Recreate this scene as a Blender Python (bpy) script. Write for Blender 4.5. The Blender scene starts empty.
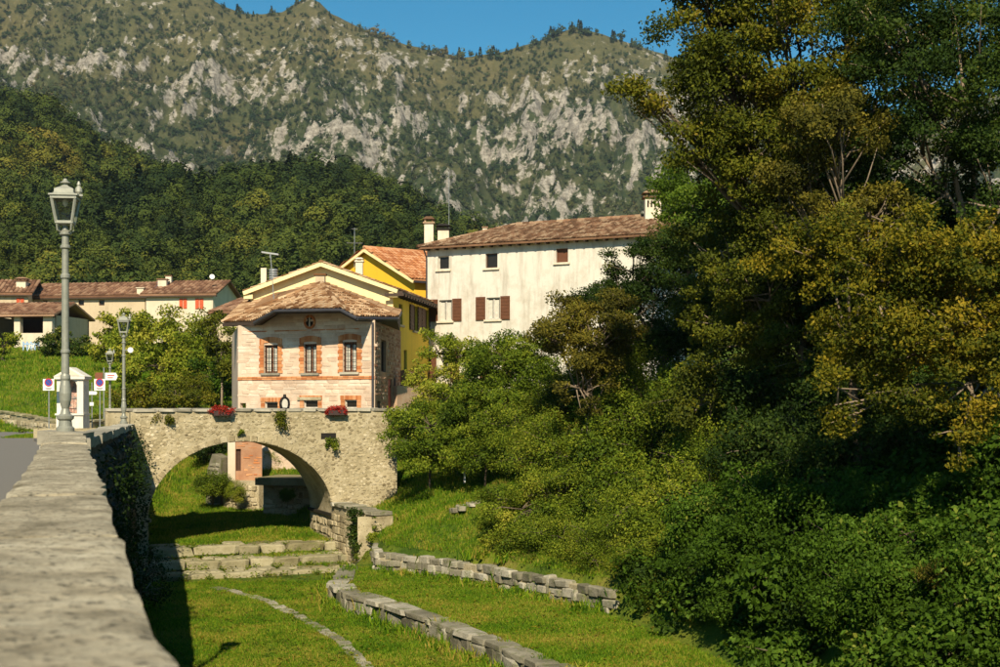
import bpy, bmesh, math, random
import numpy as np
from mathutils import Vector, Matrix
random.seed(7); RNG = np.random.default_rng(7)
S = bpy.context.scene; COL = S.collection
# ------------------------------------------------------------------ camera, world, sun, exposure
# eye is the origin, +Y is the viewing direction, z = 0 is eye height (about 1.4 m above the road)
F, CX, HY = 1400.0, 500.0, 400.0            # pixels per unit slope; used only to turn survey angles into places
cam = bpy.data.cameras.new('camera'); cam.sensor_width = 36; cam.lens = 36*F/1000
cam.shift_y = 0.0665; cam.clip_start = 0.1; cam.clip_end = 9000
cam.dof.use_dof = True; cam.dof.focus_distance = 50; cam.dof.aperture_fstop = 5.0
camo = bpy.data.objects.new('camera', cam); COL.objects.link(camo)
camo.location = (0,0,0); camo.rotation_euler = (math.radians(90),0,0); S.camera = camo
SUN_EL = math.radians(38); SUNV = Vector((-0.03,-1,0)).normalized()*math.cos(SUN_EL)+Vector((0,0,math.sin(SUN_EL)))
W = bpy.data.worlds.new('World'); S.world = W; W.use_nodes = True
nt = W.node_tree; nt.nodes.clear()
sky = nt.nodes.new('ShaderNodeTexSky'); sky.sky_type = 'NISHITA'; sky.sun_disc = False
sky.sun_elevation = SUN_EL; sky.sun_rotation = math.radians(181.7); sky.altitude = 300; sky.air_density = 1.0; sky.dust_density = 0.2; sky.ozone_density = 2.5
hs = nt.nodes.new('ShaderNodeHueSaturation'); hs.inputs['Saturation'].default_value = 1.45; hs.inputs['Hue'].default_value = 0.482; hs.inputs['Value'].default_value = 1.0
bg = nt.nodes.new('ShaderNodeBackground'); bg.inputs[1].default_value = 0.072
wo = nt.nodes.new('ShaderNodeOutputWorld')
nt.links.new(sky.outputs[0], hs.inputs['Color']); nt.links.new(hs.outputs[0], bg.inputs[0]); nt.links.new(bg.outputs[0], wo.inputs[0])
sl = bpy.data.lights.new('sun','SUN'); sl.energy = 4.9; sl.angle = math.radians(0.5); sl.color = (1.0,0.88,0.67)
so = bpy.data.objects.new('sun', sl); COL.objects.link(so); so.rotation_euler = SUNV.to_track_quat('Z','Y').to_euler()
S.view_settings.view_transform = 'Standard'; S.view_settings.look = 'None'; S.view_settings.exposure = 0.5; S.view_settings.gamma = 1
S.cycles.max_bounces = 6; S.cycles.diffuse_bounces = 2; S.cycles.transparent_max_bounces = 4; S.cycles.transmission_bounces = 3; S.cycles.volume_bounces = 0

def P(px, py, D): return Vector(((px-CX)/F*D, D, (HY-py)/F*D))
def PZ(px, py, z):
    D = z*F/(HY-py); return Vector(((px-CX)/F*D, D, z))

# ------------------------------------------------------------------ materials
def ramp(nt, fac, stops):
    r = nt.nodes.new('ShaderNodeValToRGB'); e = r.color_ramp.elements
    while len(e) > 1: e.remove(e[-1])
    e[0].position = stops[0][0]; e[0].color = (*stops[0][1],1)
    for p,c in stops[1:]:
        n = e.new(p); n.color = (*c,1)
    nt.links.new(fac, r.inputs[0]); return r.outputs[0]
def noise(nt, scale, detail=6, rough=0.6, vec=None, dist=0.0):
    n = nt.nodes.new('ShaderNodeTexNoise'); n.inputs['Scale'].default_value = scale; n.inputs['Detail'].default_value = detail
    n.inputs['Roughness'].default_value = rough; n.inputs['Distortion'].default_value = dist
    if vec is not None: nt.links.new(vec, n.inputs['Vector'])
    return n.outputs['Fac']
def mixc(nt, fac, a, b, mode='MIX'):
    m = nt.nodes.new('ShaderNodeMix'); m.data_type = 'RGBA'; m.blend_type = mode
    for v,s in ((fac,m.inputs[0]),(a,m.inputs[6]),(b,m.inputs[7])):
        if isinstance(v,(int,float)): s.default_value = v
        elif isinstance(v,tuple): s.default_value = (*v,1)
        else: nt.links.new(v,s)
    return m.outputs[2]
def math_(nt, op, a, b=0.5, clamp=False):
    m = nt.nodes.new('ShaderNodeMath'); m.operation = op; m.use_clamp = clamp
    for v,s in ((a,m.inputs[0]),(b,m.inputs[1])):
        if isinstance(v,(int,float)): s.default_value = v
        else: nt.links.new(v,s)
    return m.outputs[0]
def base(name, rough=0.85, spec=0.3, metal=0.0):
    m = bpy.data.materials.new(name); m.use_nodes = True; nt = m.node_tree; b = nt.nodes['Principled BSDF']
    b.inputs['Roughness'].default_value = rough; b.inputs['Specular IOR Level'].default_value = spec; b.inputs['Metallic'].default_value = metal
    return m, nt, b
def wpos(nt):
    g = nt.nodes.new('ShaderNodeNewGeometry'); return g.outputs['Position']
def tint(nt):
    a = nt.nodes.new('ShaderNodeAttribute'); a.attribute_name = 'tint'; return a.outputs['Fac']
def bump(nt, b, h, strength=0.5, dist=0.02):
    n = nt.nodes.new('ShaderNodeBump'); n.inputs['Strength'].default_value = strength; n.inputs['Distance'].default_value = dist
    nt.links.new(h, n.inputs['Height']); nt.links.new(n.outputs[0], b.inputs['Normal'])
def stone_mat(name, c0, c1, c2, scale=3.0, bs=0.7, bd=0.03, speck=(0.05,0.045,0.03), spk=0.62, use_tint=0.5, moss=None):
    """mottled stone: three tones, dark pits, optional moss"""
    m, nt, b = base(name, 0.92, 0.15); v = wpos(nt)
    n1 = noise(nt, scale, 7, 0.65, v); n2 = noise(nt, scale*7, 5, 0.7, v); n3 = noise(nt, scale*0.35, 3, 0.5, v)
    f = math_(nt,'ADD', math_(nt,'MULTIPLY',n1,1-use_tint), math_(nt,'MULTIPLY',tint(nt),use_tint)) if use_tint else n1
    c = ramp(nt, f, [(0.28,c0),(0.5,c1),(0.72,c2)])
    c = mixc(nt, ramp(nt,n2,[(spk,(0,0,0)),(spk+0.08,(1,1,1))]), c, speck)
    c = mixc(nt, ramp(nt,n3,[(0.35,(0.35,)*3),(0.65,(0,0,0))]), c, tuple(x*0.55 for x in c0))
    if moss: c = mixc(nt, ramp(nt, noise(nt, scale*0.9, 6, 0.75, v), [(0.52,(0,0,0)),(0.66,(0.8,)*3)]), c, moss)
    nt.links.new(c, b.inputs['Base Color'])
    bump(nt, b, math_(nt,'ADD', math_(nt,'MULTIPLY',n1,0.6), math_(nt,'MULTIPLY',n2,0.5)), bs, bd)
    return m
def plain(name, c, rough=0.6, metal=0.0, var=0.25, scale=6.0, bs=0.15, spec=0.3):
    m, nt, b = base(name, rough, spec, metal); n = noise(nt, scale, 6, 0.7, wpos(nt))
    nt.links.new(ramp(nt, n, [(0.3, tuple(x*(1-var) for x in c)), (0.6, c), (0.8, tuple(min(1,x*(1+var*0.6)) for x in c))]), b.inputs['Base Color'])
    bump(nt, b, n, bs, 0.01); return m
def plaster(name, c, dirt, amt=0.5, scale=0.8, streak=True):
    m, nt, b = base(name, 0.9, 0.15); v = wpos(nt)
    mp = nt.nodes.new('ShaderNodeMapping'); mp.inputs['Scale'].default_value = (1,1,0.12); nt.links.new(v, mp.inputs['Vector'])
    n1 = noise(nt, scale, 8, 0.72, v); n2 = noise(nt, scale*3, 6, 0.7, mp.outputs[0]); n3 = noise(nt, scale*14, 5, 0.7, v)
    k = ramp(nt, n1, [(0.48,(0,0,0)),(0.72,(amt,)*3)]); c1 = mixc(nt, k, c, dirt)
    c1 = mixc(nt, ramp(nt, n2, [(0.5,(0,0,0)),(0.7,(amt*0.7,)*3)]), c1, tuple(x*0.7 for x in dirt))
    c1 = mixc(nt, ramp(nt, n3, [(0.6,(0,0,0)),(0.75,(amt*0.5,)*3)]), c1, tuple(x*0.55 for x in dirt))
    nt.links.new(c1, b.inputs['Base Color']); bump(nt, b, n3, 0.35, 0.02); return m
def leafmat(name, stops, trans=0.2, patch=0.0):
    m = bpy.data.materials.new(name); m.use_nodes = True; nt = m.node_tree; b = nt.nodes['Principled BSDF']; out = nt.nodes['Material Output']
    b.inputs['Roughness'].default_value = 0.6; b.inputs['Specular IOR Level'].default_value = 0.08
    oi = nt.nodes.new('ShaderNodeObjectInfo')
    t = math_(nt,'ADD', tint(nt), math_(nt,'MULTIPLY', math_(nt,'SUBTRACT',oi.outputs['Random'],0.5), 0.12))
    if patch: t = math_(nt,'ADD', t, math_(nt,'MULTIPLY', math_(nt,'SUBTRACT', noise(nt, 0.55, 5, 0.7, oi.outputs['Location']), 0.5), patch))
    c = ramp(nt, t, stops); nt.links.new(c, b.inputs['Base Color'])
    tr = nt.nodes.new('ShaderNodeBsdfTranslucent'); nt.links.new(mixc(nt,1.0,c,(1.0,1.1,0.35),'MULTIPLY'), tr.inputs['Color'])
    mx = nt.nodes.new('ShaderNodeMixShader'); mx.inputs[0].default_value = trans
    nt.links.new(b.outputs[0], mx.inputs[1]); nt.links.new(tr.outputs[0], mx.inputs[2]); nt.links.new(mx.outputs[0], out.inputs[0]); return m
def treemat(name, stops, hz=0.004):
    m, nt, b = base(name, 0.8, 0.1); oi = nt.nodes.new('ShaderNodeObjectInfo')
    n = noise(nt, hz, 4, 0.6, oi.outputs['Location'])
    f = math_(nt,'ADD', math_(nt,'MULTIPLY',math_(nt,'SUBTRACT',n,0.15),1.0), math_(nt,'MULTIPLY',oi.outputs['Random'],0.30))
    f = math_(nt,'ADD', f, math_(nt,'MULTIPLY', math_(nt,'SUBTRACT',tint(nt),0.5), 0.10))
    nt.links.new(ramp(nt, f, stops), b.inputs['Base Color']); return m

M = {}
M['cap'] = stone_mat('parapet_stone', (0.15,0.125,0.075),(0.47,0.40,0.27),(0.70,0.62,0.44), 4.0, 1.0, 0.04, (0.10,0.088,0.06), 0.54, 0.06)
M['cap_far'] = stone_mat('coping_stone', (0.22,0.20,0.15),(0.40,0.36,0.27),(0.55,0.50,0.38), 3.0, 0.8, 0.03, (0.08,0.07,0.05), 0.62, 0.5)
M['rubble'] = stone_mat('rubble_stone', (0.20,0.155,0.085),(0.46,0.38,0.225),(0.66,0.57,0.39), 1.6, 0.9, 0.05, (0.05,0.04,0.025), 0.58, 0.3)
M['mortar'] = stone_mat('lime_mortar', (0.27,0.22,0.12),(0.46,0.385,0.235),(0.56,0.48,0.32), 2.2, 0.8, 0.04, (0.05,0.04,0.03), 0.58, 0.0)
M['shade_stone'] = stone_mat('dark_wall_stone', (0.035,0.03,0.02),(0.075,0.066,0.045),(0.14,0.12,0.085), 1.6, 1.0, 0.06, (0.015,0.015,0.01), 0.55, 0.5)  # very dark tones: the embankment's shade is put into the stone colour
M['step'] = stone_mat('weir_stone', (0.15,0.13,0.06),(0.28,0.24,0.13),(0.42,0.37,0.23), 2.5, 0.8, 0.04, (0.07,0.06,0.03), 0.60, 0.45, moss=(0.10,0.12,0.025))
M['lowwall'] = stone_mat('low_wall_stone', (0.15,0.135,0.09),(0.31,0.28,0.20),(0.50,0.455,0.35), 2.8, 0.9, 0.04, (0.06,0.055,0.03), 0.60, 0.5, moss=(0.10,0.12,0.025))
M['ashlar'] = stone_mat('house_stone', (0.56,0.40,0.28),(0.69,0.53,0.385),(0.79,0.67,0.52), 1.9, 0.5, 0.02, (0.20,0.15,0.09), 0.62, 0.33)
M['brick'] = stone_mat('red_brick', (0.48,0.16,0.055),(0.60,0.25,0.095),(0.70,0.36,0.17), 3, 0.4, 0.02, (0.18,0.07,0.04), 0.66, 0.6)
M['brickwall'] = stone_mat('weathered_brickwork', (0.30,0.13,0.07),(0.46,0.25,0.14),(0.58,0.42,0.28), 2.2, 0.6, 0.02, (0.12,0.07,0.04), 0.62, 0.5)
M['tile'] = stone_mat('clay_tile', (0.18,0.085,0.035),(0.38,0.215,0.105),(0.56,0.39,0.23), 1.1, 0.5, 0.02, (0.07,0.045,0.025), 0.60, 0.65)
M['tile_new'] = stone_mat('orange_clay_tile', (0.40,0.15,0.06),(0.55,0.23,0.09),(0.62,0.33,0.17), 1.1, 0.4, 0.02, (0.20,0.10,0.05), 0.66, 0.6)
M['tile_old'] = stone_mat('old_brown_tile', (0.12,0.065,0.035),(0.25,0.135,0.075),(0.38,0.26,0.16), 1.3, 0.5, 0.02, (0.05,0.035,0.02), 0.58, 0.65)
M['tile_far'] = stone_mat('far_roof_tile', (0.14,0.07,0.04),(0.25,0.13,0.075),(0.37,0.225,0.135), 0.9, 0.5, 0.03, (0.08,0.05,0.03), 0.62, 0.5)
M['white_wall'] = plaster('old_white_plaster', (0.68,0.63,0.53),(0.46,0.39,0.29),0.8)
M['cream'] = plaster('cream_plaster', (0.84,0.70,0.36),(0.74,0.60,0.34),0.35)
M['yellow'] = plaster('yellow_plaster', (0.82,0.48,0.035),(0.66,0.38,0.05),0.35)
M['ochre'] = plaster('ochre_plaster', (0.78,0.53,0.06),(0.56,0.38,0.08),0.4)
M['farwall'] = plaster('farmhouse_plaster', (0.55,0.44,0.29),(0.38,0.28,0.18),0.6,0.4)
M['farwall2'] = plaster('farmhouse_pale_plaster', (0.66,0.57,0.42),(0.46,0.36,0.24),0.5,0.4)
M['shrine'] = plaster('shrine_plaster', (0.74,0.69,0.58),(0.50,0.44,0.34),0.5,2.0)
M['chim'] = plaster('chimney_plaster', (0.74,0.64,0.48),(0.42,0.34,0.24),0.6,2.0)
M['wood'] = plain('dark_brown_wood', (0.10,0.05,0.03), 0.7)
M['shutter'] = plain('brown_shutter_wood', (0.14,0.055,0.025), 0.7)
M['redshutter'] = plain('red_shutter_paint', (0.60,0.11,0.04), 0.7)
M['reddoor'] = plain('red_door_paint', (0.45,0.05,0.025), 0.6)
M['frame_w'] = plain('pale_window_paint', (0.62,0.57,0.48), 0.6)
M['gutter'] = plain('dark_gutter_metal', (0.06,0.058,0.065), 0.45, 0.3)
M['eave'] = plain('eave_board_wood', (0.07,0.045,0.03), 0.8)
M['glass'] = plain('window_glass', (0.022,0.018,0.014), 0.15, 0, 0.3, 2, 0.02, 0.3)
M['curtain'] = plain('curtain_cloth', (0.62,0.58,0.48), 0.9)
M['dark'] = plain('dark_interior', (0.02,0.017,0.013), 0.95)
M['iron'] = plain('black_iron', (0.02,0.018,0.016), 0.5, 0.5)
M['lamp'] = plain('grey_green_lamp_paint', (0.27,0.27,0.215), 0.45, 0.15, 0.25, 9, 0.2, 0.4)
M['lampcap'] = plain('pale_lamp_cap_paint', (0.34,0.34,0.275), 0.5, 0.1)
M['white'] = plain('white_sign_paint', (0.78,0.76,0.70), 0.5, 0, 0.06)
M['blue'] = plain('blue_sign_paint', (0.03,0.07,0.32), 0.5, 0, 0.1)
M['red'] = plain('red_sign_paint', (0.50,0.03,0.03), 0.5, 0, 0.1)
M['brownsign'] = plain('brown_sign_paint', (0.20,0.07,0.03), 0.5)
M['galv'] = plain('galvanised_steel', (0.42,0.42,0.40), 0.4, 0.6)
M['bluegate'] = plain('pale_blue_gate_paint', (0.30,0.45,0.62), 0.6)
M['panel'] = plain('solar_panel_glass', (0.10,0.14,0.24), 0.25)
M['bark'] = stone_mat('tree_bark', (0.06,0.045,0.03),(0.14,0.105,0.07),(0.25,0.20,0.14), 6, 0.9, 0.03, (0.03,0.02,0.015), 0.6, 0.0)
M['twig'] = plain('pale_twig_bark', (0.24,0.18,0.12), 0.85)
M['asph'] = plain('asphalt', (0.19,0.175,0.15), 0.9, 0, 0.12, 14, 0.3, 0.1)
M['box'] = plain('dark_planter', (0.06,0.035,0.03), 0.7)
def glassmat():
    m = bpy.data.materials.new('lantern_glass'); m.use_nodes = True; nt = m.node_tree; nt.nodes.clear()
    o = nt.nodes.new('ShaderNodeOutputMaterial'); t = nt.nodes.new('ShaderNodeBsdfTransparent'); g = nt.nodes.new('ShaderNodeBsdfGlossy')
    t.inputs[0].default_value = (0.72,0.74,0.66,1); g.inputs['Roughness'].default_value = 0.1; mx = nt.nodes.new('ShaderNodeMixShader'); mx.inputs[0].default_value = 0.05
    nt.links.new(t.outputs[0], mx.inputs[1]); nt.links.new(g.outputs[0], mx.inputs[2]); nt.links.new(mx.outputs[0], o.inputs[0]); return m
M['lglass'] = glassmat()
M['lf_green'] = leafmat('fresh_green_leaves', [(0.0,(0.030,0.055,0.005)),(0.40,(0.10,0.145,0.010)),(0.7,(0.21,0.24,0.018)),(1.0,(0.36,0.32,0.04))])
M['lf_dark'] = leafmat('dark_green_leaves', [(0.0,(0.010,0.022,0.004)),(0.5,(0.028,0.052,0.008)),(0.85,(0.065,0.098,0.012)),(1.0,(0.15,0.15,0.025))], 0.25)
M['lf_deep'] = leafmat('deep_green_undergrowth_leaves', [(0.0,(0.018,0.040,0.004)),(0.5,(0.046,0.088,0.006)),(0.85,(0.085,0.155,0.014)),(1.0,(0.20,0.22,0.03))], 0.28)
M['lf_olive'] = leafmat('olive_leaves', [(0.0,(0.025,0.034,0.005)),(0.4,(0.075,0.09,0.008)),(0.75,(0.14,0.135,0.010)),(1.0,(0.22,0.16,0.018))])
M['lf_yellow'] = leafmat('golden_autumn_leaves', [(0.0,(0.03,0.045,0.005)),(0.3,(0.065,0.075,0.006)),(0.65,(0.19,0.155,0.010)),(1.0,(0.33,0.215,0.018))])
M['lf_russet'] = leafmat('russet_autumn_leaves', [(0.0,(0.03,0.032,0.006)),(0.4,(0.095,0.088,0.012)),(0.7,(0.19,0.15,0.018)),(1.0,(0.16,0.18,0.02))])
M['lf_bright'] = leafmat('bright_green_leaves', [(0.0,(0.05,0.09,0.01)),(0.5,(0.12,0.19,0.02)),(1.0,(0.25,0.30,0.03))], 0.45)
M['grass'] = leafmat('grass_blades', [(0.0,(0.04,0.10,0.005)),(0.42,(0.105,0.205,0.008)),(0.78,(0.20,0.275,0.014)),(1.0,(0.36,0.27,0.05))], 0.25, 2.2)
M['flower'] = leafmat('red_geranium_petals', [(0.0,(0.16,0.012,0.01)),(0.35,(0.40,0.03,0.02)),(0.7,(0.30,0.04,0.02)),(0.85,(0.06,0.08,0.02)),(1.0,(0.06,0.08,0.02))], 0.2)
M['forest'] = treemat('forest_crowns', [(0.25,(0.012,0.024,0.007)),(0.45,(0.036,0.056,0.010)),(0.62,(0.074,0.094,0.013)),(0.76,(0.15,0.14,0.018)),(0.92,(0.14,0.09,0.02))], 0.012)
M['forest_high'] = treemat('high_slope_crowns', [(0.25,(0.022,0.042,0.016)),(0.50,(0.044,0.068,0.022)),(0.68,(0.085,0.095,0.028)),(0.85,(0.15,0.11,0.04))], 0.004)
def groundmat():
    m, nt, b = base('grassy_soil', 0.95, 0.1); v = wpos(nt)
    n1 = noise(nt, 0.35, 6, 0.65, v); n2 = noise(nt, 6, 6, 0.75, v)
    c = ramp(nt, math_(nt,'ADD',math_(nt,'MULTIPLY',math_(nt,'ADD',math_(nt,'MULTIPLY',math_(nt,'SUBTRACT',n1,0.5),1.5),0.5),0.7),math_(nt,'MULTIPLY',n2,0.3)), [(0.36,(0.04,0.075,0.008)),(0.48,(0.09,0.135,0.012)),(0.60,(0.16,0.18,0.02)),(0.72,(0.23,0.17,0.05))])
    nt.links.new(c, b.inputs['Base Color']); bump(nt, b, n2, 0.9, 0.08); return m
M['ground'] = groundmat()
def mountmat():
    m, nt, b = base('mountain_slope', 0.95, 0.1); v = wpos(nt); a = nt.nodes.new('ShaderNodeAttribute'); a.attribute_name = 'rock'; rk = a.outputs['Fac']
    a2 = nt.nodes.new('ShaderNodeAttribute'); a2.attribute_name = 'dry'
    n1 = noise(nt, 0.015, 7, 0.7, v); n2 = noise(nt, 0.10, 8, 0.8, v); n3 = noise(nt, 0.2, 6, 0.8, v)
    veg = ramp(nt, math_(nt,'ADD',math_(nt,'MULTIPLY',n1,0.4),math_(nt,'MULTIPLY',n2,0.6)), [(0.38,(0.028,0.046,0.018)),(0.5,(0.062,0.080,0.030)),(0.62,(0.12,0.118,0.052))])
    veg = mixc(nt, a2.outputs['Fac'], veg, ramp(nt, n2, [(0.35,(0.085,0.085,0.032)),(0.6,(0.17,0.145,0.06))]))
    rock = ramp(nt, math_(nt,'ADD',math_(nt,'MULTIPLY',n3,0.6),math_(nt,'MULTIPLY',n2,0.4)), [(0.34,(0.085,0.075,0.055)),(0.47,(0.28,0.25,0.20)),(0.63,(0.56,0.51,0.42))])
    k = math_(nt,'ADD', rk, math_(nt,'MULTIPLY', math_(nt,'SUBTRACT', n2, 0.5), 2.0))
    nt.links.new(mixc(nt, ramp(nt, k, [(0.42,(0,0,0)),(0.58,(1,1,1))]), veg, rock), b.inputs['Base Color'])
    bump(nt, b, math_(nt,'ADD',n2,n3), 0.7, 4.5); return m
M['mount'] = mountmat()

# ------------------------------------------------------------------ object helpers
def link(o, parent=None):
    COL.objects.link(o)
    if parent: o.parent = parent
    return o
def wloc(o):
    v = Vector((0,0,0))
    while o: v += o.location; o = o.parent
    return v
def tag(o, label=None, cat=None, group=None, kind=None):
    for k,v in (('label',label),('category',cat),('group',group),('kind',kind)):
        if v: o[k] = v
    return o
def thing(name, label, cat, loc=(0,0,0), rz=0, group=None):
    o = bpy.data.objects.new(name, None); o.empty_display_size = 0.1; link(o); o.location = loc; o.rotation_euler = (0,0,rz)
    return tag(o, label, cat, group)
class MB:
    def __init__(s): s.v = []; s.f = []; s.t = []
    def add(s, vs, fs, t=None):
        n = len(s.v); s.v += [tuple(p) for p in vs]; s.f += [tuple(i+n for i in f) for f in fs]
        s.t += [random.random() if t is None else t]*len(vs)
    def box(s, c, d, rz=0, t=None, jit=0, taper=1.0):
        cx,cy,cz = c; hx,hy,hz = d[0]/2,d[1]/2,d[2]/2; ca,sa = math.cos(rz),math.sin(rz); vs = []
        for z in (-1,1):
            k = taper if z > 0 else 1
            for x,y in ((-1,-1),(1,-1),(1,1),(-1,1)):
                a,b2 = x*hx*k, y*hy*k; j = lambda: random.uniform(-jit,jit)
                vs.append((cx+a*ca-b2*sa+j(), cy+a*sa+b2*ca+j(), cz+z*hz+j()))
        s.add(vs, [(0,3,2,1),(4,5,6,7),(0,1,5,4),(1,2,6,5),(2,3,7,6),(3,0,4,7)], t)
    def obox(s, o, u, v, w, t=None):
        """box from corner o along edge vectors u, v, w"""
        o,u,v,w = map(Vector,(o,u,v,w)); vs = [o,o+u,o+u+v,o+v,o+w,o+u+w,o+u+v+w,o+v+w]
        fs = [(0,3,2,1),(4,5,6,7),(0,1,5,4),(1,2,6,5),(2,3,7,6),(3,0,4,7)]
        if u.cross(v).dot(w) < 0: fs = [f[::-1] for f in fs]
        s.add(vs, fs, t)
    def quad(s, a, b, c, d, t=None): s.add([a,b,c,d], [(0,1,2,3)], t)
    def tube(s, pts, r0, r1=None, n=6, t=None):
        r1 = r0 if r1 is None else r1; pts = [Vector(p) for p in pts]; vs = []; m = len(pts)
        for i,p in enumerate(pts):
            d = (pts[min(i+1,m-1)]-pts[max(i-1,0)]).normalized(); a = d.cross(Vector((0.13,0.31,0.94)))
            if a.length < 1e-3: a = d.cross(Vector((1,0,0)))
            a.normalize(); b = d.cross(a); r = r0+(r1-r0)*i/(m-1)
            for k in range(n):
                th = 2*math.pi*k/n; vs.append(p+(a*math.cos(th)+b*math.sin(th))*r)
        fs = [(i*n+k, i*n+(k+1)%n, (i+1)*n+(k+1)%n, (i+1)*n+k) for i in range(m-1) for k in range(n)]
        fs += [tuple(range(n))[::-1], tuple((m-1)*n+k for k in range(n))]; s.add(vs, fs, t)
    def lathe(s, prof, n=16, c=(0,0,0), t=None):
        vs = []; m = len(prof)
        for r,z in prof:
            for k in range(n):
                th = 2*math.pi*(k+0.5)/n; vs.append((c[0]+r*math.cos(th), c[1]+r*math.sin(th), c[2]+z))
        fs = [(i*n+k, i*n+(k+1)%n, (i+1)*n+(k+1)%n, (i+1)*n+k) for i in range(m-1) for k in range(n)]
        fs += [tuple(range(n))[::-1], tuple((m-1)*n+k for k in range(n))]; s.add(vs, fs, t)
    def prism(s, poly, ext, t=None):
        """closed polygon (list of points) extruded by vector ext"""
        poly = [Vector(p) for p in poly]; e = Vector(ext); n = len(poly); vs = poly+[p+e for p in poly]
        nrm = Vector((0,0,0))
        for i in range(n): nrm += poly[i].cross(poly[(i+1)%n])
        fl = nrm.dot(e) > 0
        fs = [tuple(range(n))[::-1], tuple(range(n,2*n))]+[(i,(i+1)%n,(i+1)%n+n,i+n) for i in range(n)]
        if not fl: fs = [f[::-1] for f in fs]
        s.add(vs, fs, t)
    def build(s, name, mat, parent=None, local=False, smooth=False, org=None, **kw):
        me = bpy.data.meshes.new(name); off = Vector((0,0,0))
        if parent and not local: off = wloc(parent)
        if org is not None: off = Vector(org)
        v = np.array(s.v, dtype=float)-np.array(off); me.from_pydata(v.tolist(), [], s.f)
        a = me.attributes.new('tint','FLOAT','POINT'); a.data.foreach_set('value', np.array(s.t, dtype=np.float32))
        if smooth: me.polygons.foreach_set('use_smooth', [True]*len(me.polygons))
        me.materials.append(M[mat] if isinstance(mat,str) else mat); o = bpy.data.objects.new(name, me); link(o, parent)
        if org is not None: o.location = Vector(org)-(wloc(parent) if parent else Vector((0,0,0)))
        return tag(o, **kw)
def npmesh(name, V, Fq, mat, parent=None, tintv=None, smooth=False, attrs=None):
    """fast mesh from numpy: V (n,3), Fq (m,k)"""
    me = bpy.data.meshes.new(name); k = Fq.shape[1]; m = len(Fq)
    me.vertices.add(len(V)); me.vertices.foreach_set('co', np.asarray(V,dtype=np.float32).ravel())
    me.loops.add(m*k); me.loops.foreach_set('vertex_index', Fq.astype(np.int32).ravel())
    me.polygons.add(m); me.polygons.foreach_set('loop_start', np.arange(0,m*k,k,dtype=np.int32)); me.update(calc_edges=True)
    if smooth: me.polygons.foreach_set('use_smooth', np.ones(m,dtype=bool))
    at = dict(attrs or {}); 
    if tintv is not None: at['tint'] = tintv
    for kk,vv in at.items():
        a = me.attributes.new(kk,'FLOAT','POINT'); a.data.foreach_set('value', np.asarray(vv,dtype=np.float32))
    me.materials.append(M[mat] if isinstance(mat,str) else mat); o = bpy.data.objects.new(name, me); link(o, parent); return o
def copy_tree(o, parent=None):
    c = o.copy(); link(c, parent)
    for ch in list(o.children): copy_tree(ch, c)
    return c

# ------------------------------------------------------------------ numpy gradient noise
_perm = np.random.default_rng(3).permutation(512)
def _h(ix, iy): return _perm[(_perm[ix & 511] + iy) & 511]
_ga = np.random.default_rng(5).uniform(0, 2*np.pi, 512)
def pn(x, y):
    x = np.asarray(x,float); y = np.asarray(y,float); ix = np.floor(x).astype(int); iy = np.floor(y).astype(int); fx = x-ix; fy = y-iy
    u = fx*fx*fx*(fx*(fx*6-15)+10); v = fy*fy*fy*(fy*(fy*6-15)+10)
    def g(dx,dy):
        a = _ga[_h(ix+dx, iy+dy)]; return np.cos(a)*(fx-dx)+np.sin(a)*(fy-dy)
    return ((g(0,0)*(1-u)+g(1,0)*u)*(1-v)+(g(0,1)*(1-u)+g(1,1)*u)*v)*1.5
def fbm(x, y, o=5, g=0.5):
    s = 0; a = 1; n = 0
    for i in range(o): s = s+a*pn(x*2**i+17.3*i, y*2**i-9.1*i); n += a; a *= g
    return s/n
def ridged(x, y, o=5, g=0.5):
    s = 0; a = 1; n = 0
    for i in range(o): s = s+a*(1-2*np.abs(pn(x*2**i+31.7*i, y*2**i+11.9*i))); n += a; a *= g
    return s/n
def ss(a, b, x): t = np.clip((x-a)/(b-a),0,1); return t*t*(3-2*t)
# ------------------------------------------------------------------ lie of the land
def wallx(Y):                                    # river edge of the left embankment
    Y = np.asarray(Y,float)
    return np.where(Y < 20.6, 0.18-0.3057*Y, np.where(Y < 48.5, -6.1-0.237*(Y-20.6), -14.6-0.1*(Y-52)))
LA = [Vector((-4.9,43.6,-5.2)), PZ(331,586,-5.2), PZ(346,595,-5.2), PZ(385,606,-5.2), PZ(430,622,-5.2), PZ(485,643,-5.2), PZ(540,667,-5.2), Vector((2.2,22,-5.2)), Vector((3.5,12,-5.2)), Vector((4,2,-5.2))]
LB = [Vector((-30,100,0)),Vector((-24,84,0)),Vector((-17,66,0)),Vector((-12.6,58.5,0)),Vector((-9,56.5,0)),Vector((-7.0,53,0)),Vector((-5.7,49.8,0)),Vector((-4.45,46,0)),
      PZ(375,571,-5.2),PZ(430,577,-5.2),PZ(480,585,-5.2),PZ(540,598,-5.2),PZ(605,613,-5.2),Vector((4.4,27.8,0)),Vector((6,20,0)),Vector((7.2,10,0)),Vector((8,-15,0))]
def sdist(X, Y, line):                           # signed distance, positive on the hill (right hand) side
    best = np.full(np.shape(X), 1e9); sg = np.ones(np.shape(X))
    for a,b in zip(line[:-1], line[1:]):
        dx,dy = b.x-a.x, b.y-a.y; L2 = dx*dx+dy*dy
        t = np.clip(((X-a.x)*dx+(Y-a.y)*dy)/L2,0,1); px = X-a.x-t*dx; py = Y-a.y-t*dy; d = np.hypot(px,py)
        c = -(dx*py-dy*px); c = np.where(c >= 0, 1.0, -1.0)       # far to near, hill side is to the walker's left
        k = d < best-1e-6; sg = np.where(k, c, sg); best = np.where(k, d, best)
    return best*sg*-1
def hill(Y): return np.interp(Y, [-30,65,74,85,100,125,150,190], [-1.45,-1.45,-0.75,0.6,2.0,4.2,6.0,10.5])
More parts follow.
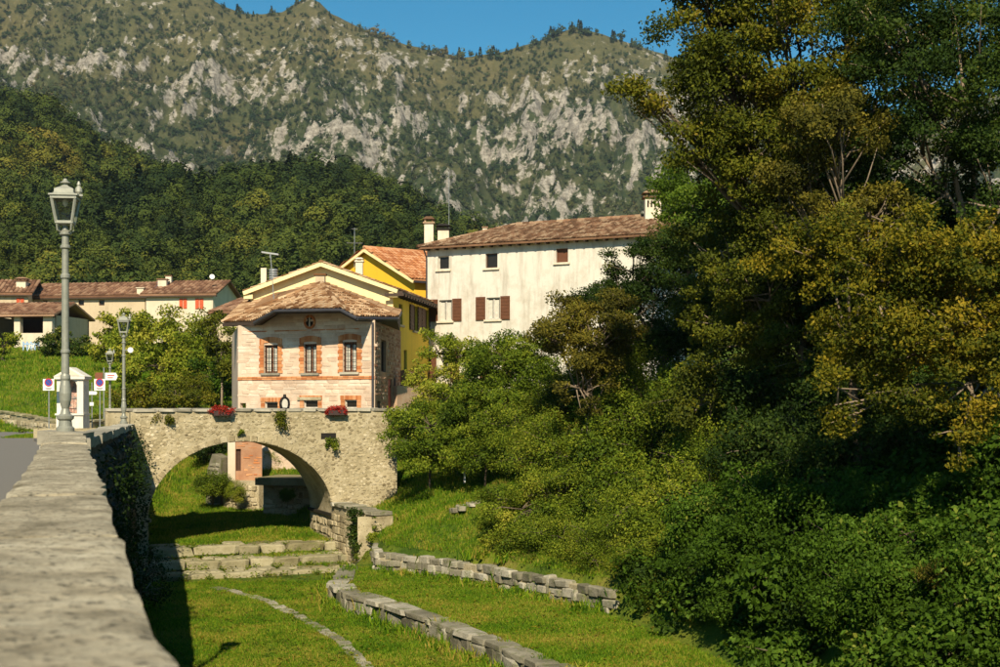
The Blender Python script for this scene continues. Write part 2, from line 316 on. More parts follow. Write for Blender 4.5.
def height(X, Y):
    X = np.asarray(X,float); Y = np.asarray(Y,float)
    q = (X+12.3)*-0.371+(Y-47)*0.928                               # distance behind the bridge's front face
    bed = np.interp(Y, [-30,50,58,75,95,110,130,160,190], [-5.1,-5.1,-4.5,-3.2,-0.8,0.8,4.2,6.8,10.5])
    bed = bed-0.28*ss(0.2,-0.1,q)-0.25*ss(-1.4,-1.7,q)-0.08*ss(-3.0,-3.3,q)
    sa = sdist(X, Y, LA); sb = sdist(X, Y, LB)
    z = bed+0.07*fbm(X*0.5,Y*0.5,3)+0.05*ss(0.5,3,X-wallx(Y))
    z = z+(-5.22-z)*ss(0.05,0.30,sa)*(Y<43)+(-5.22-z)*ss(-4.9,-4.6,X)*((Y>=43)&(Y<47.5))
    k = 0.42+0.30*ss(38,28,Y)+0.16*ss(45,50,Y)*ss(-0.5,-2.5,X)
    cap = -0.6+0.09*np.maximum(sb-8,0)+1.6*ss(35,25,Y)
    bank = np.minimum(-4.62+k*sb+0.25*fbm(X*0.25+9,Y*0.25,3)*ss(0.5,4,sb), cap)
    bank = -np.logaddexp(-bank*2,-cap*2)/2 if False else bank
    b0 = np.where(Y<33, ss(-0.1,1.2,sb), ss(0.05,0.35,sb))
    z = z+(np.maximum(bank,z)-z)*b0
    hl = hill(Y)+0.5*fbm(X*0.05,Y*0.05,3)*ss(80,110,Y)
    wl = ss(1.6,-1.4,X-wallx(Y))*ss(50,52.5,Y)
    z = z+(hl-z)*wl
    far = ss(85,112,Y); z = z+(np.maximum(hl,z*0+hl)-z)*far*np.where(sb>0,0.6,1.0)
    return z
def axis(parts):
    out = []
    for a,b,s in parts: out += list(np.arange(a,b-1e-6,s))
    return np.array(out+[parts[-1][1]])
def grid_mesh(name, xs, ys, zf, keep, mat):
    X,Y = np.meshgrid(xs,ys); Z = zf(X,Y); nx = len(xs); V = np.stack([X,Y,Z],-1).reshape(-1,3)
    i = np.arange((len(ys)-1)*(nx-1)); r = i//(nx-1); c = i%(nx-1); a = r*nx+c
    Fq = np.stack([a,a+1,a+nx+1,a+nx],-1)
    cx = V[Fq][:,:,0].mean(1); cy = V[Fq][:,:,1].mean(1); Fq = Fq[keep(cx,cy)]
    u,inv = np.unique(Fq, return_inverse=True); Fq = inv.reshape(Fq.shape)
    o = npmesh(name, V[u], Fq, mat, smooth=True); tag(o, kind='structure'); return o
grid_mesh('riverbed', axis([(-60,-18,1.5),(-18,12,0.24),(12,75,1.5)]), axis([(-20,22,1.5),(22,60,0.3),(60,190,1.3)]), height,
          lambda x,y: (x > wallx(y)-0.9)|(y > 53), 'ground')
def left_h(X,Y): return hill(Y)-0.03+0*X
grid_mesh('verge', axis([(-75,-20,1.5),(-20,2,0.5)]), axis([(-20,53.5,0.75)]), left_h, lambda x,y: x < wallx(y)-0.55, 'ground')
# carriageway left of the parapet
rv = []; ys = np.arange(-18,69.5,1.5)
for y in ys:
    xr = float(wallx(min(y,20.6)))-0.6 if y < 20.6 else -6.1-0.3057*(y-20.6)*0.75-0.6
    rv += [(xr-9.5-1.2*max(y-25,0)*(y<45)-24*(y>=45), y, -1.425), (xr, y, -1.425)]
rb = MB(); rb.add(rv, [(2*i,2*i+1,2*i+3,2*i+2) for i in range(len(ys)-1)], 0.5); tag(rb.build('road','asph'), kind='structure')

# ------------------------------------------------------------------ foothill and mountain, one terrain sheet
YF = ([-600,-300,-100,0,60,130,200,250,300,350,400,430,500,600,700,900,1300,1700],[80,100,122,132,152,182,201,190,184,197,220,238,262,270,260,230,190,150])
YM = ([-700,-300,-100,0,120,200,225,243,262,283,292,300,310,320,330,345,370,400,440,465,500,540,560,575,600,640,690,760,900,1100,1400,1800],
      [-160,-250,-130,-45,-25,-8,6,13,14,11,5,0,-3,2,12,20,32,42,52,57,52,40,31,27,33,46,62,80,120,60,-50,-120])
DF, DM = 620.0, 1750.0
def terr(u, Y):
    yf = np.interp(u,*YF); ym = np.interp(u,*YM); zf = (HY-yf)/F*DF; zm = (HY-ym)/F*DM; X = (u-CX)/F*Y
    t1 = np.clip((Y-190)/(DF-190),0,1)
    zfoot = 9.5+(zf-9.5)*(0.42*t1+0.58*t1*t1*(3-2*t1))
    t2 = np.clip((Y-DF)/(DM-DF),0,1)
    zmt = zf+(zm-zf)*(np.clip((t2-0.10)/0.90,0,1)**1.15)-0.10*zf*np.sin(np.clip(t2/0.2,0,1)*math.pi)
    z = np.where(Y < DF, zfoot, zmt)
    # spurs and gullies run down the fall line; amplitudes vanish at the crest
    e = np.clip(t2*5,0,1)*np.clip((1-t2)*6,0,1)
    warp = 40*fbm(X/260,Y/260,3)
    sp = ridged((X+warp+0.35*(Y-1200))/300, Y/900+3, 4, 0.5); sp2 = ridged((X+warp*0.5-0.2*Y)/95, (Y+z*0.5)/230, 4, 0.55)
    z = z+e*((sp-1)*66+(sp2-0.8)*50+14*(ridged(X/32,Y/42,3,0.6)-0.6)*np.clip((t2-0.08)*6,0,1))
    z = z+4*fbm(X/26,Y/26,3,0.6)*np.clip((t2-0.05)*8,0,1)*(0.35+0.65*np.clip((1-t2)*8,0,1))
    ef = np.clip(t1*3,0,1)*np.clip((1-t1)*4,0,1)
    z = z+ef*(10*fbm(X/60,Y/80,3)+16*(ridged((X-0.4*Y)/130,Y/300,3)-0.4))
    terr.rel = 0.6*sp+0.4*sp2
    return X, Y, z, t2
us = np.concatenate([np.arange(-1300,-60,14),np.arange(-60,760,1.9),np.arange(760,2301,14)])
Ys = np.concatenate([np.arange(165,620,6.5),np.arange(620,1000,5.5),np.arange(1000,1760,3.4),np.arange(1760,1800,8)])
U,YY = np.meshgrid(us,Ys); X,Y,Z,T2 = terr(U,YY)
Z = np.where(YY>DM, Z-(YY-DM)*0.9, Z)
Z = np.where(YY<192, np.minimum(Z,hill(YY))-0.3, Z)
dZy = np.gradient(Z,axis=0)/np.gradient(YY,axis=0); dZx = np.gradient(Z,axis=1)/np.maximum(np.gradient(X,axis=1),1e-3); slope = np.hypot(dZy,dZx)
def rockmask(X,Y,Z,T2,slope,U):
    hf = ss(0.04,0.16,T2)+0.0
    patch = fbm(X/120+5,(Z*1.5+Y*0.4)/150,3,0.5); fine = fbm(X/12+0.5*fbm(X/30,Z/30,2),(Z*1.1+Y*0.2-X*0.35)/30,4,0.7)
    r = 0.15+0.62*patch+1.05*fine+0.42*(terr.rel-0.15)+0.08*(slope-0.85)-0.08*ss(430,560,U)*ss(0.9,0.3,T2)
    r = r*hf-0.22*ss(0.80,0.98,T2)-0.10*ss(0.16,0.05,T2)
    cliff = np.exp(-((T2-0.17)/0.07)**2)*ss(440,500,U)*ss(780,700,U)*(0.25+0.6*patch)
    return np.clip(r+cliff+0.35*np.exp(-((U-308)/16)**2)*ss(0.93,0.985,T2),0,1.3)
R = rockmask(X,Y,Z,T2,slope,U)
DRY = np.clip(ss(0.68,0.95,T2+0.22*fbm(X/200,Y/200,3))*0.75+0.30*ss(0.0,0.25,fbm(X/130+7,Z/60,3))*ss(0.1,0.2,T2)+ss(60,0,np.abs((U-60)*0.55+70-(HY-Z/YY*F)))*0.35*(YY>500),0,1)
Z = Z+np.clip(R-0.35,0,1)*7*ridged(X/20,Z/30,3,0.6)*(T2<0.97)
n_u = len(us); idx = np.arange((len(Ys)-1)*(n_u-1)); rr = idx//(n_u-1); cc = idx%(n_u-1); a = rr*n_u+cc
mt = npmesh('mountain', np.stack([X,YY,Z],-1).reshape(-1,3), np.stack([a,a+1,a+n_u+1,a+n_u],-1), 'mount', smooth=False, attrs={'rock':R.ravel(),'dry':DRY.ravel()})
tag(mt, kind='structure')

# ------------------------------------------------------------------ instanced ground cover (stuff nobody could count)
def blades(n, h, spread, w, seed):
    r = np.random.default_rng(seed); V = []; Fq = []; T = []
    for i in range(n):
        th = r.uniform(0,6.28); rad = spread*math.sqrt(r.uniform()); x,y = rad*math.cos(th), rad*math.sin(th); a = r.uniform(0,6.28); hh = h*r.uniform(0.5,1.1)
        lx,ly = r.normal(0,0.35,2)*hh; dx,dy = math.cos(a)*w, math.sin(a)*w; k = len(V); tt = r.uniform()
        V += [(x-dx,y-dy,-0.02),(x+dx,y+dy,-0.02),(x+lx*0.5+dx*0.7,y+ly*0.5+dy*0.7,hh*0.65),(x+lx*0.5-dx*0.7,y+ly*0.5-dy*0.7,hh*0.65),(x+lx,y+ly,hh)]
        Fq += [(k,k+1,k+2,k+3),(k+3,k+2,k+4,k+4)]; T += [tt]*5
    return V,[tuple(dict.fromkeys(f)) for f in Fq],T
def crown_far(n, seed, cone=False, sz=0.085):
    r = np.random.default_rng(seed); V = []; Fq = []; T = []
    lob = [(r.uniform(-0.30,0.30),r.uniform(-0.30,0.30),r.uniform(0.35,0.80),r.uniform(0.12,0.25)) for _ in range(13)]
    for i in range(n):
        if cone:
            z = r.uniform(0.05,1.0); th = r.uniform(0,6.28); rad = 0.26*(1-z)*r.uniform(0.7,1.1)+0.01; p = np.array([rad*math.cos(th),rad*math.sin(th),z]); s = sz
        else:
            c = lob[r.integers(7)]; d = r.normal(0,1,3); d /= np.linalg.norm(d); p = np.array(c[:3])+d*c[3]*r.uniform(0.8,1.08); s = sz
        nrm = np.array([p[0],p[1],p[2]-0.45])+r.normal(0,0.13,3); nrm /= np.linalg.norm(nrm)
        a1 = np.cross(nrm,[0.3,0.2,0.9]); a1 /= np.linalg.norm(a1); b1 = np.cross(nrm,a1); k = len(V); s *= r.uniform(0.6,1.3); tt = r.uniform()
        V += [tuple(p+a1*s),tuple(p+b1*s*0.8),tuple(p-a1*s),tuple(p-b1*s*0.8)]; Fq.append((k,k+1,k+2,k+3)); T += [tt]*4
    return V,Fq,T
def source(name, data, mat):
    V,Fq,T = data; me = bpy.data.meshes.new(name); me.from_pydata(V,[],Fq)
    at = me.attributes.new('tint','FLOAT','POINT'); at.data.foreach_set('value', np.array(T,dtype=np.float32)); me.materials.append(M[mat]); return bpy.data.objects.new(name, me)
def scatter(name, P3, sc, sources, label=None, cat=None, group=None):
    """one object: a point cloud whose points carry small instances"""
    r = np.random.default_rng(len(P3)); me = bpy.data.meshes.new(name); me.from_pydata(np.asarray(P3).tolist(),[],[])
    for k,t,v in (('sc','FLOAT',sc),('rot','FLOAT',r.uniform(0,6.28,len(P3))),('vid','INT',r.integers(0,len(sources),len(P3)))):
        at = me.attributes.new(k,t,'POINT'); at.data.foreach_set('value', np.asarray(v, dtype=np.float32 if t=='FLOAT' else np.int32))
    o = bpy.data.objects.new(name, me); link(o); src = bpy.data.collections.new(name+'_sources')
    for s in sources: src.objects.link(s)
    ng = bpy.data.node_groups.new(name,'GeometryNodeTree'); ng.interface.new_socket('Geometry',in_out='INPUT',socket_type='NodeSocketGeometry'); ng.interface.new_socket('Geometry',in_out='OUTPUT',socket_type='NodeSocketGeometry')
    gi = ng.nodes.new('NodeGroupInput'); go = ng.nodes.new('NodeGroupOutput'); ip = ng.nodes.new('GeometryNodeInstanceOnPoints'); ci = ng.nodes.new('GeometryNodeCollectionInfo')
    ci.inputs['Collection'].default_value = src; ci.inputs['Separate Children'].default_value = True; ci.inputs['Reset Children'].default_value = True
    def at(nm,t):
        n = ng.nodes.new('GeometryNodeInputNamedAttribute'); n.data_type = t; n.inputs[0].default_value = nm; return n.outputs['Attribute']
    cx = ng.nodes.new('ShaderNodeCombineXYZ'); ng.links.new(at('rot','FLOAT'), cx.inputs[2]); cs = ng.nodes.new('ShaderNodeCombineXYZ'); s_ = at('sc','FLOAT')
    for i in range(3): ng.links.new(s_, cs.inputs[i])
    ng.links.new(gi.outputs[0], ip.inputs['Points']); ng.links.new(ci.outputs[0], ip.inputs['Instance']); ip.inputs['Pick Instance'].default_value = True
    ng.links.new(at('vid','INT'), ip.inputs['Instance Index']); ng.links.new(cx.outputs[0], ip.inputs['Rotation']); ng.links.new(cs.outputs[0], ip.inputs['Scale'])
    ng.links.new(ip.outputs[0], go.inputs[0]); md = o.modifiers.new('scatter','NODES'); md.node_group = ng
    return tag(o, label, cat, group, 'stuff')
# forest on the foothill and sparse woods up the mountain
def sample_terr(n, y0, y1, u0, u1, pw=1.0):
    u = RNG.uniform(u0,u1,n); yy = (RNG.uniform(0,1,n)**pw)*(y1-y0)+y0; x,y,z,t2 = terr(u,yy)
    x2,_,zz,_ = terr(u,yy+4); terr(u,yy); sl = np.abs(zz-z)/4; return u,x,yy,z,t2,sl
fs = [source('leafy_crown', crown_far(800,i,sz=0.032), 'forest') for i in range(4)]+[source('conical_crown', crown_far(260,9,True,0.05), 'forest')]
u,x,y,z,t2,sl = sample_terr(30000, 196, 690, -420, 1300, 0.8)
scatter('foothill_forest', np.stack([x,y,z-1.2],-1), np.clip(RNG.lognormal(2.0,0.28,len(x)),4,15)*(0.66+0.36*ss(250,520,y)), fs, 'dense autumn broadleaf forest covering the lower hill behind the village', 'forest')
fh = [source('high_crown', crown_far(110,20+i,sz=0.07), 'forest_high') for i in range(3)]+[source('high_fir', crown_far(50,29,True), 'forest_high')]
u,x,y,z,t2,sl = sample_terr(80000, 600, 1745, -320, 1200, 0.85)
rk = rockmask(x,y,z,t2,sl,u); dd = ss(0.80,0.98,t2); k = (rk+RNG.normal(0,0.12,len(x)) < 0.33+0.2*fbm(x/70,y/70,3))&(RNG.uniform(0,1,len(x)) > 0.75*dd)
scatter('mountain_woods', np.stack([x,y,z-0.8],-1)[k], RNG.uniform(4,8.5,k.sum()), fh, 'scattered woods and scrub between the crags of the mountain', 'forest')
# firs along the skyline
cr = []
for u0,n,sp in ((385,14,20),(440,9,18),(470,4,8),(490,10,10),(520,8,25),(575,16,22),(300,3,6),(250,8,20),(640,10,30),(400,8,30)):
    for _ in range(n):
        uu = u0+RNG.normal(0,sp); yy = DM-RNG.uniform(2,22); xx,_,zz,_ = terr(np.array([uu]),np.array([yy])); cr.append((float(xx[0]),yy,float(zz[0])-0.5))
scatter('skyline_firs', cr, RNG.uniform(7,15,len(cr)), [source('tall_fir', crown_far(140,31,True),'forest_high'), source('round_tree', crown_far(110,32),'forest_high')], 'dark firs standing along the mountain crest', 'forest')
# grass on the bed, the terrace and the bank
gs = [source('grass_tuft', blades(9,0.10,0.09,0.006,i), 'grass') for i in range(4)]+[source('broad_tuft', blades(7,0.08,0.08,0.014,8),'grass')]
def grass_pts(n, x0,x1,y0,y1, pred):
    x = RNG.uniform(x0,x1,n); y = RNG.uniform(y0,y1,n); k = pred(x,y); x=x[k]; y=y[k]; return np.stack([x,y,height(x,y)],-1)
gp = grass_pts(150000,-14,6,26,43.4, lambda x,y: (x>wallx(y)+0.05)&(np.abs(sdist(x,y,LA)+0.0)>0.18)&(sdist(x,y,LB)<0.0))
gp2 = grass_pts(60000,-6,6,30,58, lambda x,y: (sdist(x,y,LB)>0.4)&(sdist(x,y,LB)<13)&(y<56))
gp3 = grass_pts(60000,-19,-5,47,78, lambda x,y: (x>wallx(y)-4))
gp4 = grass_pts(70000,-70,6,60,135,lambda x,y: y > 62+0*x)
gpa = np.concatenate([gp,gp2,gp3]); nn = fbm(gpa[:,0]*0.7,gpa[:,1]*0.7,3)
scatter('grass', gpa, RNG.uniform(0.55,1.1,len(gpa))*(1.0+0.9*np.clip(nn,0,1))*(1+0.3*(gpa[:,1]>45)), gs, 'short sunlit grass on the river bed, terrace and bank', 'grass')
scatter('meadow_grass', gp4, RNG.uniform(1.2,2.2,len(gp4))*(1+0.8*ss(80,110,gp4[:,1]))*(1+np.clip(fbm(gp4[:,0]*0.15,gp4[:,1]*0.15,3),0,1)), gs, 'uneven long grass of the meadow behind the bridge and road', 'grass')
# ------------------------------------------------------------------ masonry helpers
def block_mesh(name, mat, seed, jit=0.085, bev=0.13):
    r = random.Random(seed); bm = bmesh.new(); bmesh.ops.create_cube(bm, size=1)
    for v in bm.verts: v.co += Vector([r.uniform(-jit,jit) for _ in range(3)])
    bmesh.ops.bevel(bm, geom=[e for e in bm.edges if sum(v.co.y for v in e.verts) < 0.2], offset=bev, segments=1, affect='EDGES', clamp_overlap=True)
    me = bpy.data.meshes.new(name); bm.to_mesh(me); bm.free(); at = me.attributes.new('tint','FLOAT','POINT')
    at.data.foreach_set('value', np.full(len(me.vertices), r.uniform(0.05,0.95), dtype=np.float32)); me.materials.append(M[mat]); return me
_blk = {}
def blocks(mat, n=14):
    if mat not in _blk: _blk[mat] = [block_mesh('block_'+mat, mat, i*7+len(_blk)) for i in range(n)]
    return _blk[mat]
def piece(name, mat, parent, c, u, n, w, d, h, up=Vector((0,0,1))):
    """one stone/slab/brick: centre c, long axis u, outward n; shares mesh data with its kind"""
    o = bpy.data.objects.new(name, random.choice(blocks(mat))); link(o, parent)
    u = Vector(u).normalized(); n = Vector(n).normalized(); c = Vector(c)-(wloc(parent) if parent else Vector((0,0,0)))
    m = Matrix.Identity(4)
    for i in range(3): m[i][0] = u[i]*w; m[i][1] = -n[i]*d; m[i][2] = up[i]*h; m[i][3] = c[i]
    o.matrix_basis = m; return o
class Face:
    """a vertical wall face; p0 to p1 runs left to right seen from outside"""
    def __init__(s, p0, p1):
        s.p0 = Vector((p0[0],p0[1],0)); d = Vector((p1[0],p1[1],0))-s.p0; s.L = d.length; s.u = d.normalized(); s.n = Vector((s.u.y,-s.u.x,0)); s.p1 = s.p0+d
    def pt(s, a, z, o=0): return s.p0+s.u*a+s.n*o+Vector((0,0,z))
    def S(s, px):
        k = (px-CX)/F; d = s.p1-s.p0; return (k*s.p0.y-s.p0.x)/(d.x-k*d.y)*s.L
    def SZ(s, px, py): a = s.S(px); return a, (HY-py)/F*s.pt(a,0).y
    def rect(s, x0, x1, y0, y1):
        a,z1 = s.SZ(x0,y0); b,_ = s.SZ(x1,y0); _,z0 = s.SZ((x0+x1)/2,y1); _,z1 = s.SZ((x0+x1)/2,y0); return (a,b,z0,z1)
def at_px(px, D): return ((px-CX)/F*D, D)
def wall(parent, mat, f, zb, zt, openings=(), depth=0.22, gable=(), name='wall', s0=0.0, s1=None, back=None):
    """wall face with real openings, reveals and a dark room plane behind"""
    mb = MB(); s1 = f.L if s1 is None else s1
    ss_ = sorted({s0,s1}|{a for o in openings for a in o[:2]}); zs = sorted({zb,zt}|{a for o in openings for a in o[2:4]})
    for i in range(len(ss_)-1):
        for j in range(len(zs)-1):
            cs,cz = (ss_[i]+ss_[i+1])/2,(zs[j]+zs[j+1])/2
            if any(o[0]<cs<o[1] and o[2]<cz<o[3] for o in openings): continue
            mb.quad(f.pt(ss_[i],zs[j]),f.pt(ss_[i+1],zs[j]),f.pt(ss_[i+1],zs[j+1]),f.pt(ss_[i],zs[j+1]),0.5)
    for a,b,z0,z1 in [o[:4] for o in openings]:
        for q in ((a,z0,a,z1),(a,z1,b,z1),(b,z1,b,z0),(b,z0,a,z0)):
            mb.quad(f.pt(q[0],q[1]),f.pt(q[0],q[1],-depth),f.pt(q[2],q[3],-depth),f.pt(q[2],q[3]),0.5)
    if gable: mb.add([f.pt(a,z) for a,z in gable], [tuple(range(len(gable)))], 0.5)
    o = mb.build(name, mat, parent)
    if openings:
        dk = MB()
        for a,b,z0,z1 in [o_[:4] for o_ in openings]: dk.obox(f.pt(a-0.15,z0-0.15,-depth-0.45), f.u*(b-a+0.3), Vector((0,0,z1-z0+0.3)), f.n*0.04)
        tag(dk.build('room_interior','dark',o),kind='stuff')
    return o
def window(parent, f, r, depth=0.16, fw=0.05, mullion=True, bars=0, glass='glass', frame='frame_w', sill=None, cur=False):
    a,b,z0,z1 = r; mb = MB(); t = fw
    def bar(a0,b0,za,zb,d=depth): mb.obox(f.pt(a0,za,-d), f.u*(b0-a0), Vector((0,0,zb-za)), f.n*0.05)
    bar(a,a+t,z0,z1); bar(b-t,b,z0,z1); bar(a+t,b-t,z0,z0+t); bar(a+t,b-t,z1-t,z1)
    m = (a+b)/2
    if mullion: bar(m-t*0.6,m+t*0.6,z0+t,z1-t,depth-0.004)
    w = mb.build('window', frame, parent)
    for x0,x1 in (((a+t,m-t*0.6),(m+t*0.6,b-t)) if mullion else ((a+t,b-t),)):
        g = MB(); g.obox(f.pt(x0,z0+t,-depth), f.u*(x1-x0), Vector((0,0,z1-z0-2*t)), f.n*0.012); g.build('pane', glass, w)
        if cur:
            g = MB(); g.obox(f.pt(x0,z0+t,-depth+0.012), f.u*(x1-x0)*0.8, Vector((0,0,(z1-z0)*0.9-t)), f.n*0.003); g.build('curtain','curtain', w)
    if bars:
        g = MB()
        for k in range(bars): x = a+(b-a)*(k+0.5)/bars; g.tube([f.pt(x,z0,-0.04),f.pt(x,z1,-0.04)],0.011,n=5)
        for k in range(1,5): z = z0+(z1-z0)*k/5; g.obox(f.pt(a,z-0.008,-0.05), f.u*(b-a), Vector((0,0,0.016)), f.n*0.01)
        g.build('window_grille','iron',w)
    if sill:
        g = MB(); g.obox(f.pt(a-0.12,z0-0.10,-0.1), f.u*(b-a+0.24), Vector((0,0,0.10)), f.n*0.2); g.build('sill', sill, w)
    return w
def shutter(parent, f, a, b, z0, z1, mat='shutter', out=0.03, n=7):
    mb = MB(); mb.obox(f.pt(a,z0,out), f.u*(b-a), Vector((0,0,z1-z0)), f.n*0.035)
    for k in range(n):
        z = z0+(z1-z0)*(k+0.3)/n; mb.obox(f.pt(a+0.05,z,out+0.035), f.u*(b-a-0.1), Vector((0,0,(z1-z0)/n*0.55)), f.n*0.015)
    return mb.build('shutter', mat, parent)
def rubble(name, parent, f, z0, z1, s0, s1, cw, ch, mat, inside, proud=0.05, parts=0, back=0.0, pn_='stone', gap=0.02, wfun=None):
    """irregular coursed stones; the first `parts` of them (largest first) are objects, the rest one mesh"""
    L = []; z = z0; row = 0
    while z < z1:
        h = ch*random.uniform(0.75,1.3); a = s0-random.uniform(0,cw)
        while a < s1:
            w = cw*random.uniform(0.55,1.5); c = (a+w/2, z+h/2)
            if all(inside(x,y) for x,y in ((a+w*0.1,z+h*0.15),(a+w*0.9,z+h*0.15),(a+w*0.1,z+h*0.85),(a+w*0.9,z+h*0.85))): L.append((c[0],c[1],w-gap,h-gap))
            a += w
        z += h; row += 1
    L.sort(key=lambda q:-q[2]*q[3]); mb = MB()
    for i,(cs,cz,w,h) in enumerate(L):
        pr = proud*random.uniform(0.4,1.5); c = f.pt(cs,cz,pr/2-0.03)
        if i < parts: piece(pn_, mat, parent, c, f.u, f.n, w, pr+0.06, h)
        else:
            t = random.random(); j = lambda k: random.uniform(-k,k); k = min(w,h)*0.26; o0 = []; o1 = []
            for sx,sz in ((-1,-1),(1,-1),(1,1),(-1,1)):
                o0.append(f.pt(cs+sx*w/2+j(k*0.5),cz+sz*h/2+j(k*0.5),-0.02)); o1.append(f.pt(cs+sx*(w/2-k)+j(k*0.5),cz+sz*(h/2-k)+j(k*0.5),pr+j(0.012)))
            mb.add(o0+o1, [(4,5,6,7),(0,1,5,4),(1,2,6,5),(2,3,7,6),(3,0,4,7)], t)
    if mb.v: tag(mb.build(name, mat, parent), kind='stuff')
def rubble2(name, parent, f, z0, z1, s0, s1, cw, ch, mat, inside, proud=0.03):
    """uncoursed rubble: irregular many-sided stones bedded in the wall"""
    mb = MB(); j = 0; z = z0
    while z < z1:
        a = s0-(cw*0.5 if j%2 else 0)
        while a < s1:
            c = (a+random.uniform(-.28,.28)*cw, z+random.uniform(-.28,.28)*ch); a += cw
            if random.random() < 0.10: continue
            k = random.choice((5,6,7)); rx = cw*0.5*random.uniform(0.6,1.25); rz = ch*0.5*random.uniform(0.65,1.2); ph = random.uniform(0,6.28); ring = []
            for i in range(k): t = ph+6.283*i/k; q = random.uniform(0.8,1.12); ring.append((c[0]+rx*q*math.cos(t), c[1]+rz*q*math.sin(t)))
            if not all(inside(x,y) and s0 <= x <= s1 for x,y in ring): continue
            pr = proud*random.uniform(0.2,1.7); o0 = [f.pt(x,y,-0.01) for x,y in ring]; o1 = [f.pt(c[0]+(x-c[0])*0.72,c[1]+(y-c[1])*0.72,pr+random.uniform(-.005,.005)) for x,y in ring]
            mb.add(o0+o1, [tuple(range(k,2*k))]+[(i,(i+1)%k,(i+1)%k+k,i+k) for i in range(k)], random.random())
        z += ch*0.86; j += 1
    tag(mb.build(name, mat, parent), kind='stuff')
def tiles(parent, poly, mat, pitch=0.21, ln=0.40, name='roof_tiles', h=0.06, over=0.0):
    """curved clay tiles laid in columns on a planar polygon whose first edge is the eave"""
    poly = [Vector(p) for p in poly]; u = (poly[1]-poly[0]).normalized(); nrm = Vector((0,0,0))
    for i in range(len(poly)): nrm += poly[i].cross(poly[(i+1)%len(poly)])
    nrm.normalize(); nrm = nrm if nrm.z > 0 else -nrm; v = nrm.cross(u).normalized()
    if v.z < 0: v = -v
    q = [((p-poly[0]).dot(u),(p-poly[0]).dot(v)) for p in poly]
    def ins(x,y):
        c = False; m = len(q)
        for i in range(m):
            (x0,y0),(x1,y1) = q[i],q[(i+1)%m]
            if (y0>y) != (y1>y) and x < (x1-x0)*(y-y0)/(y1-y0)+x0: c = not c
        return c
    xs = [a for a,b in q]; ys = [b for a,b in q]; mb = MB(); nc = int((max(xs)-min(xs))/pitch)+1; nr = int((max(ys)-min(ys))/ln)+1
    prof = ((0.06,0.0),(0.22,0.8),(0.5,1.0),(0.78,0.8),(0.94,0.0))
    for i in range(nc):
        x = min(xs)+i*pitch
        for r in range(nr):
            y = min(ys)+r*ln
            if not ins(x+pitch/2, y+ln/2): continue
            dx = random.uniform(-0.012,0.012); lift = 0.035+random.uniform(0,0.012); y0 = y-random.uniform(0,0.03); vs = []
            for (yy,hh) in ((y0,lift),(y+ln*1.02,0.0)):
                for px_,pz in prof: vs.append(poly[0]+u*(x+px_*pitch+dx)+v*yy+nrm*(0.012+hh+pz*h))
            mb.add(vs, [(k,k+1,k+6,k+5) for k in range(4)]+[(0,4,3,2,1)])
    return tag(mb.build(name, mat, parent), kind='stuff')
def ridge(parent, a, b, mat, r=0.11):
    a,b = Vector(a),Vector(b); n = max(2,int((b-a).length/0.4)); mb = MB(); d = (b-a)/n; u = d.normalized(); s = u.cross(Vector((0,0,1))).normalized(); up = s.cross(u)
    for i in range(n):
        vs = []
        for k,(q,rr) in enumerate(((a+d*i-d*0.08,r*1.15),(a+d*(i+1),r))):
            for j in range(6): th = math.pi*j/5; vs.append(q+s*math.cos(th)*rr+up*(math.sin(th)*rr+0.01))
        mb.add(vs, [(j,j+1,j+7,j+6) for j in range(5)]+[(0,1,2,3,4,5)])
    return tag(mb.build('ridge_tiles', mat, parent), kind='stuff')
def roof(parent, poly, mat, th=0.10, **k):
    m = MB(); m.prism([Vector(p)-Vector((0,0,th)) for p in poly], (0,0,th-0.004)); r = m.build('roof', mat, parent); tiles(r, poly, mat, **k); return r
def bar(mb, a, b, w, h):
    """a straight beam between a and b"""
    a,b = Vector(a),Vector(b); u = (b-a); s = u.cross(Vector((0,0,1))).normalized()*w; up = s.cross(u).normalized()*h
    mb.obox(a-s/2-up/2, u, s, up)

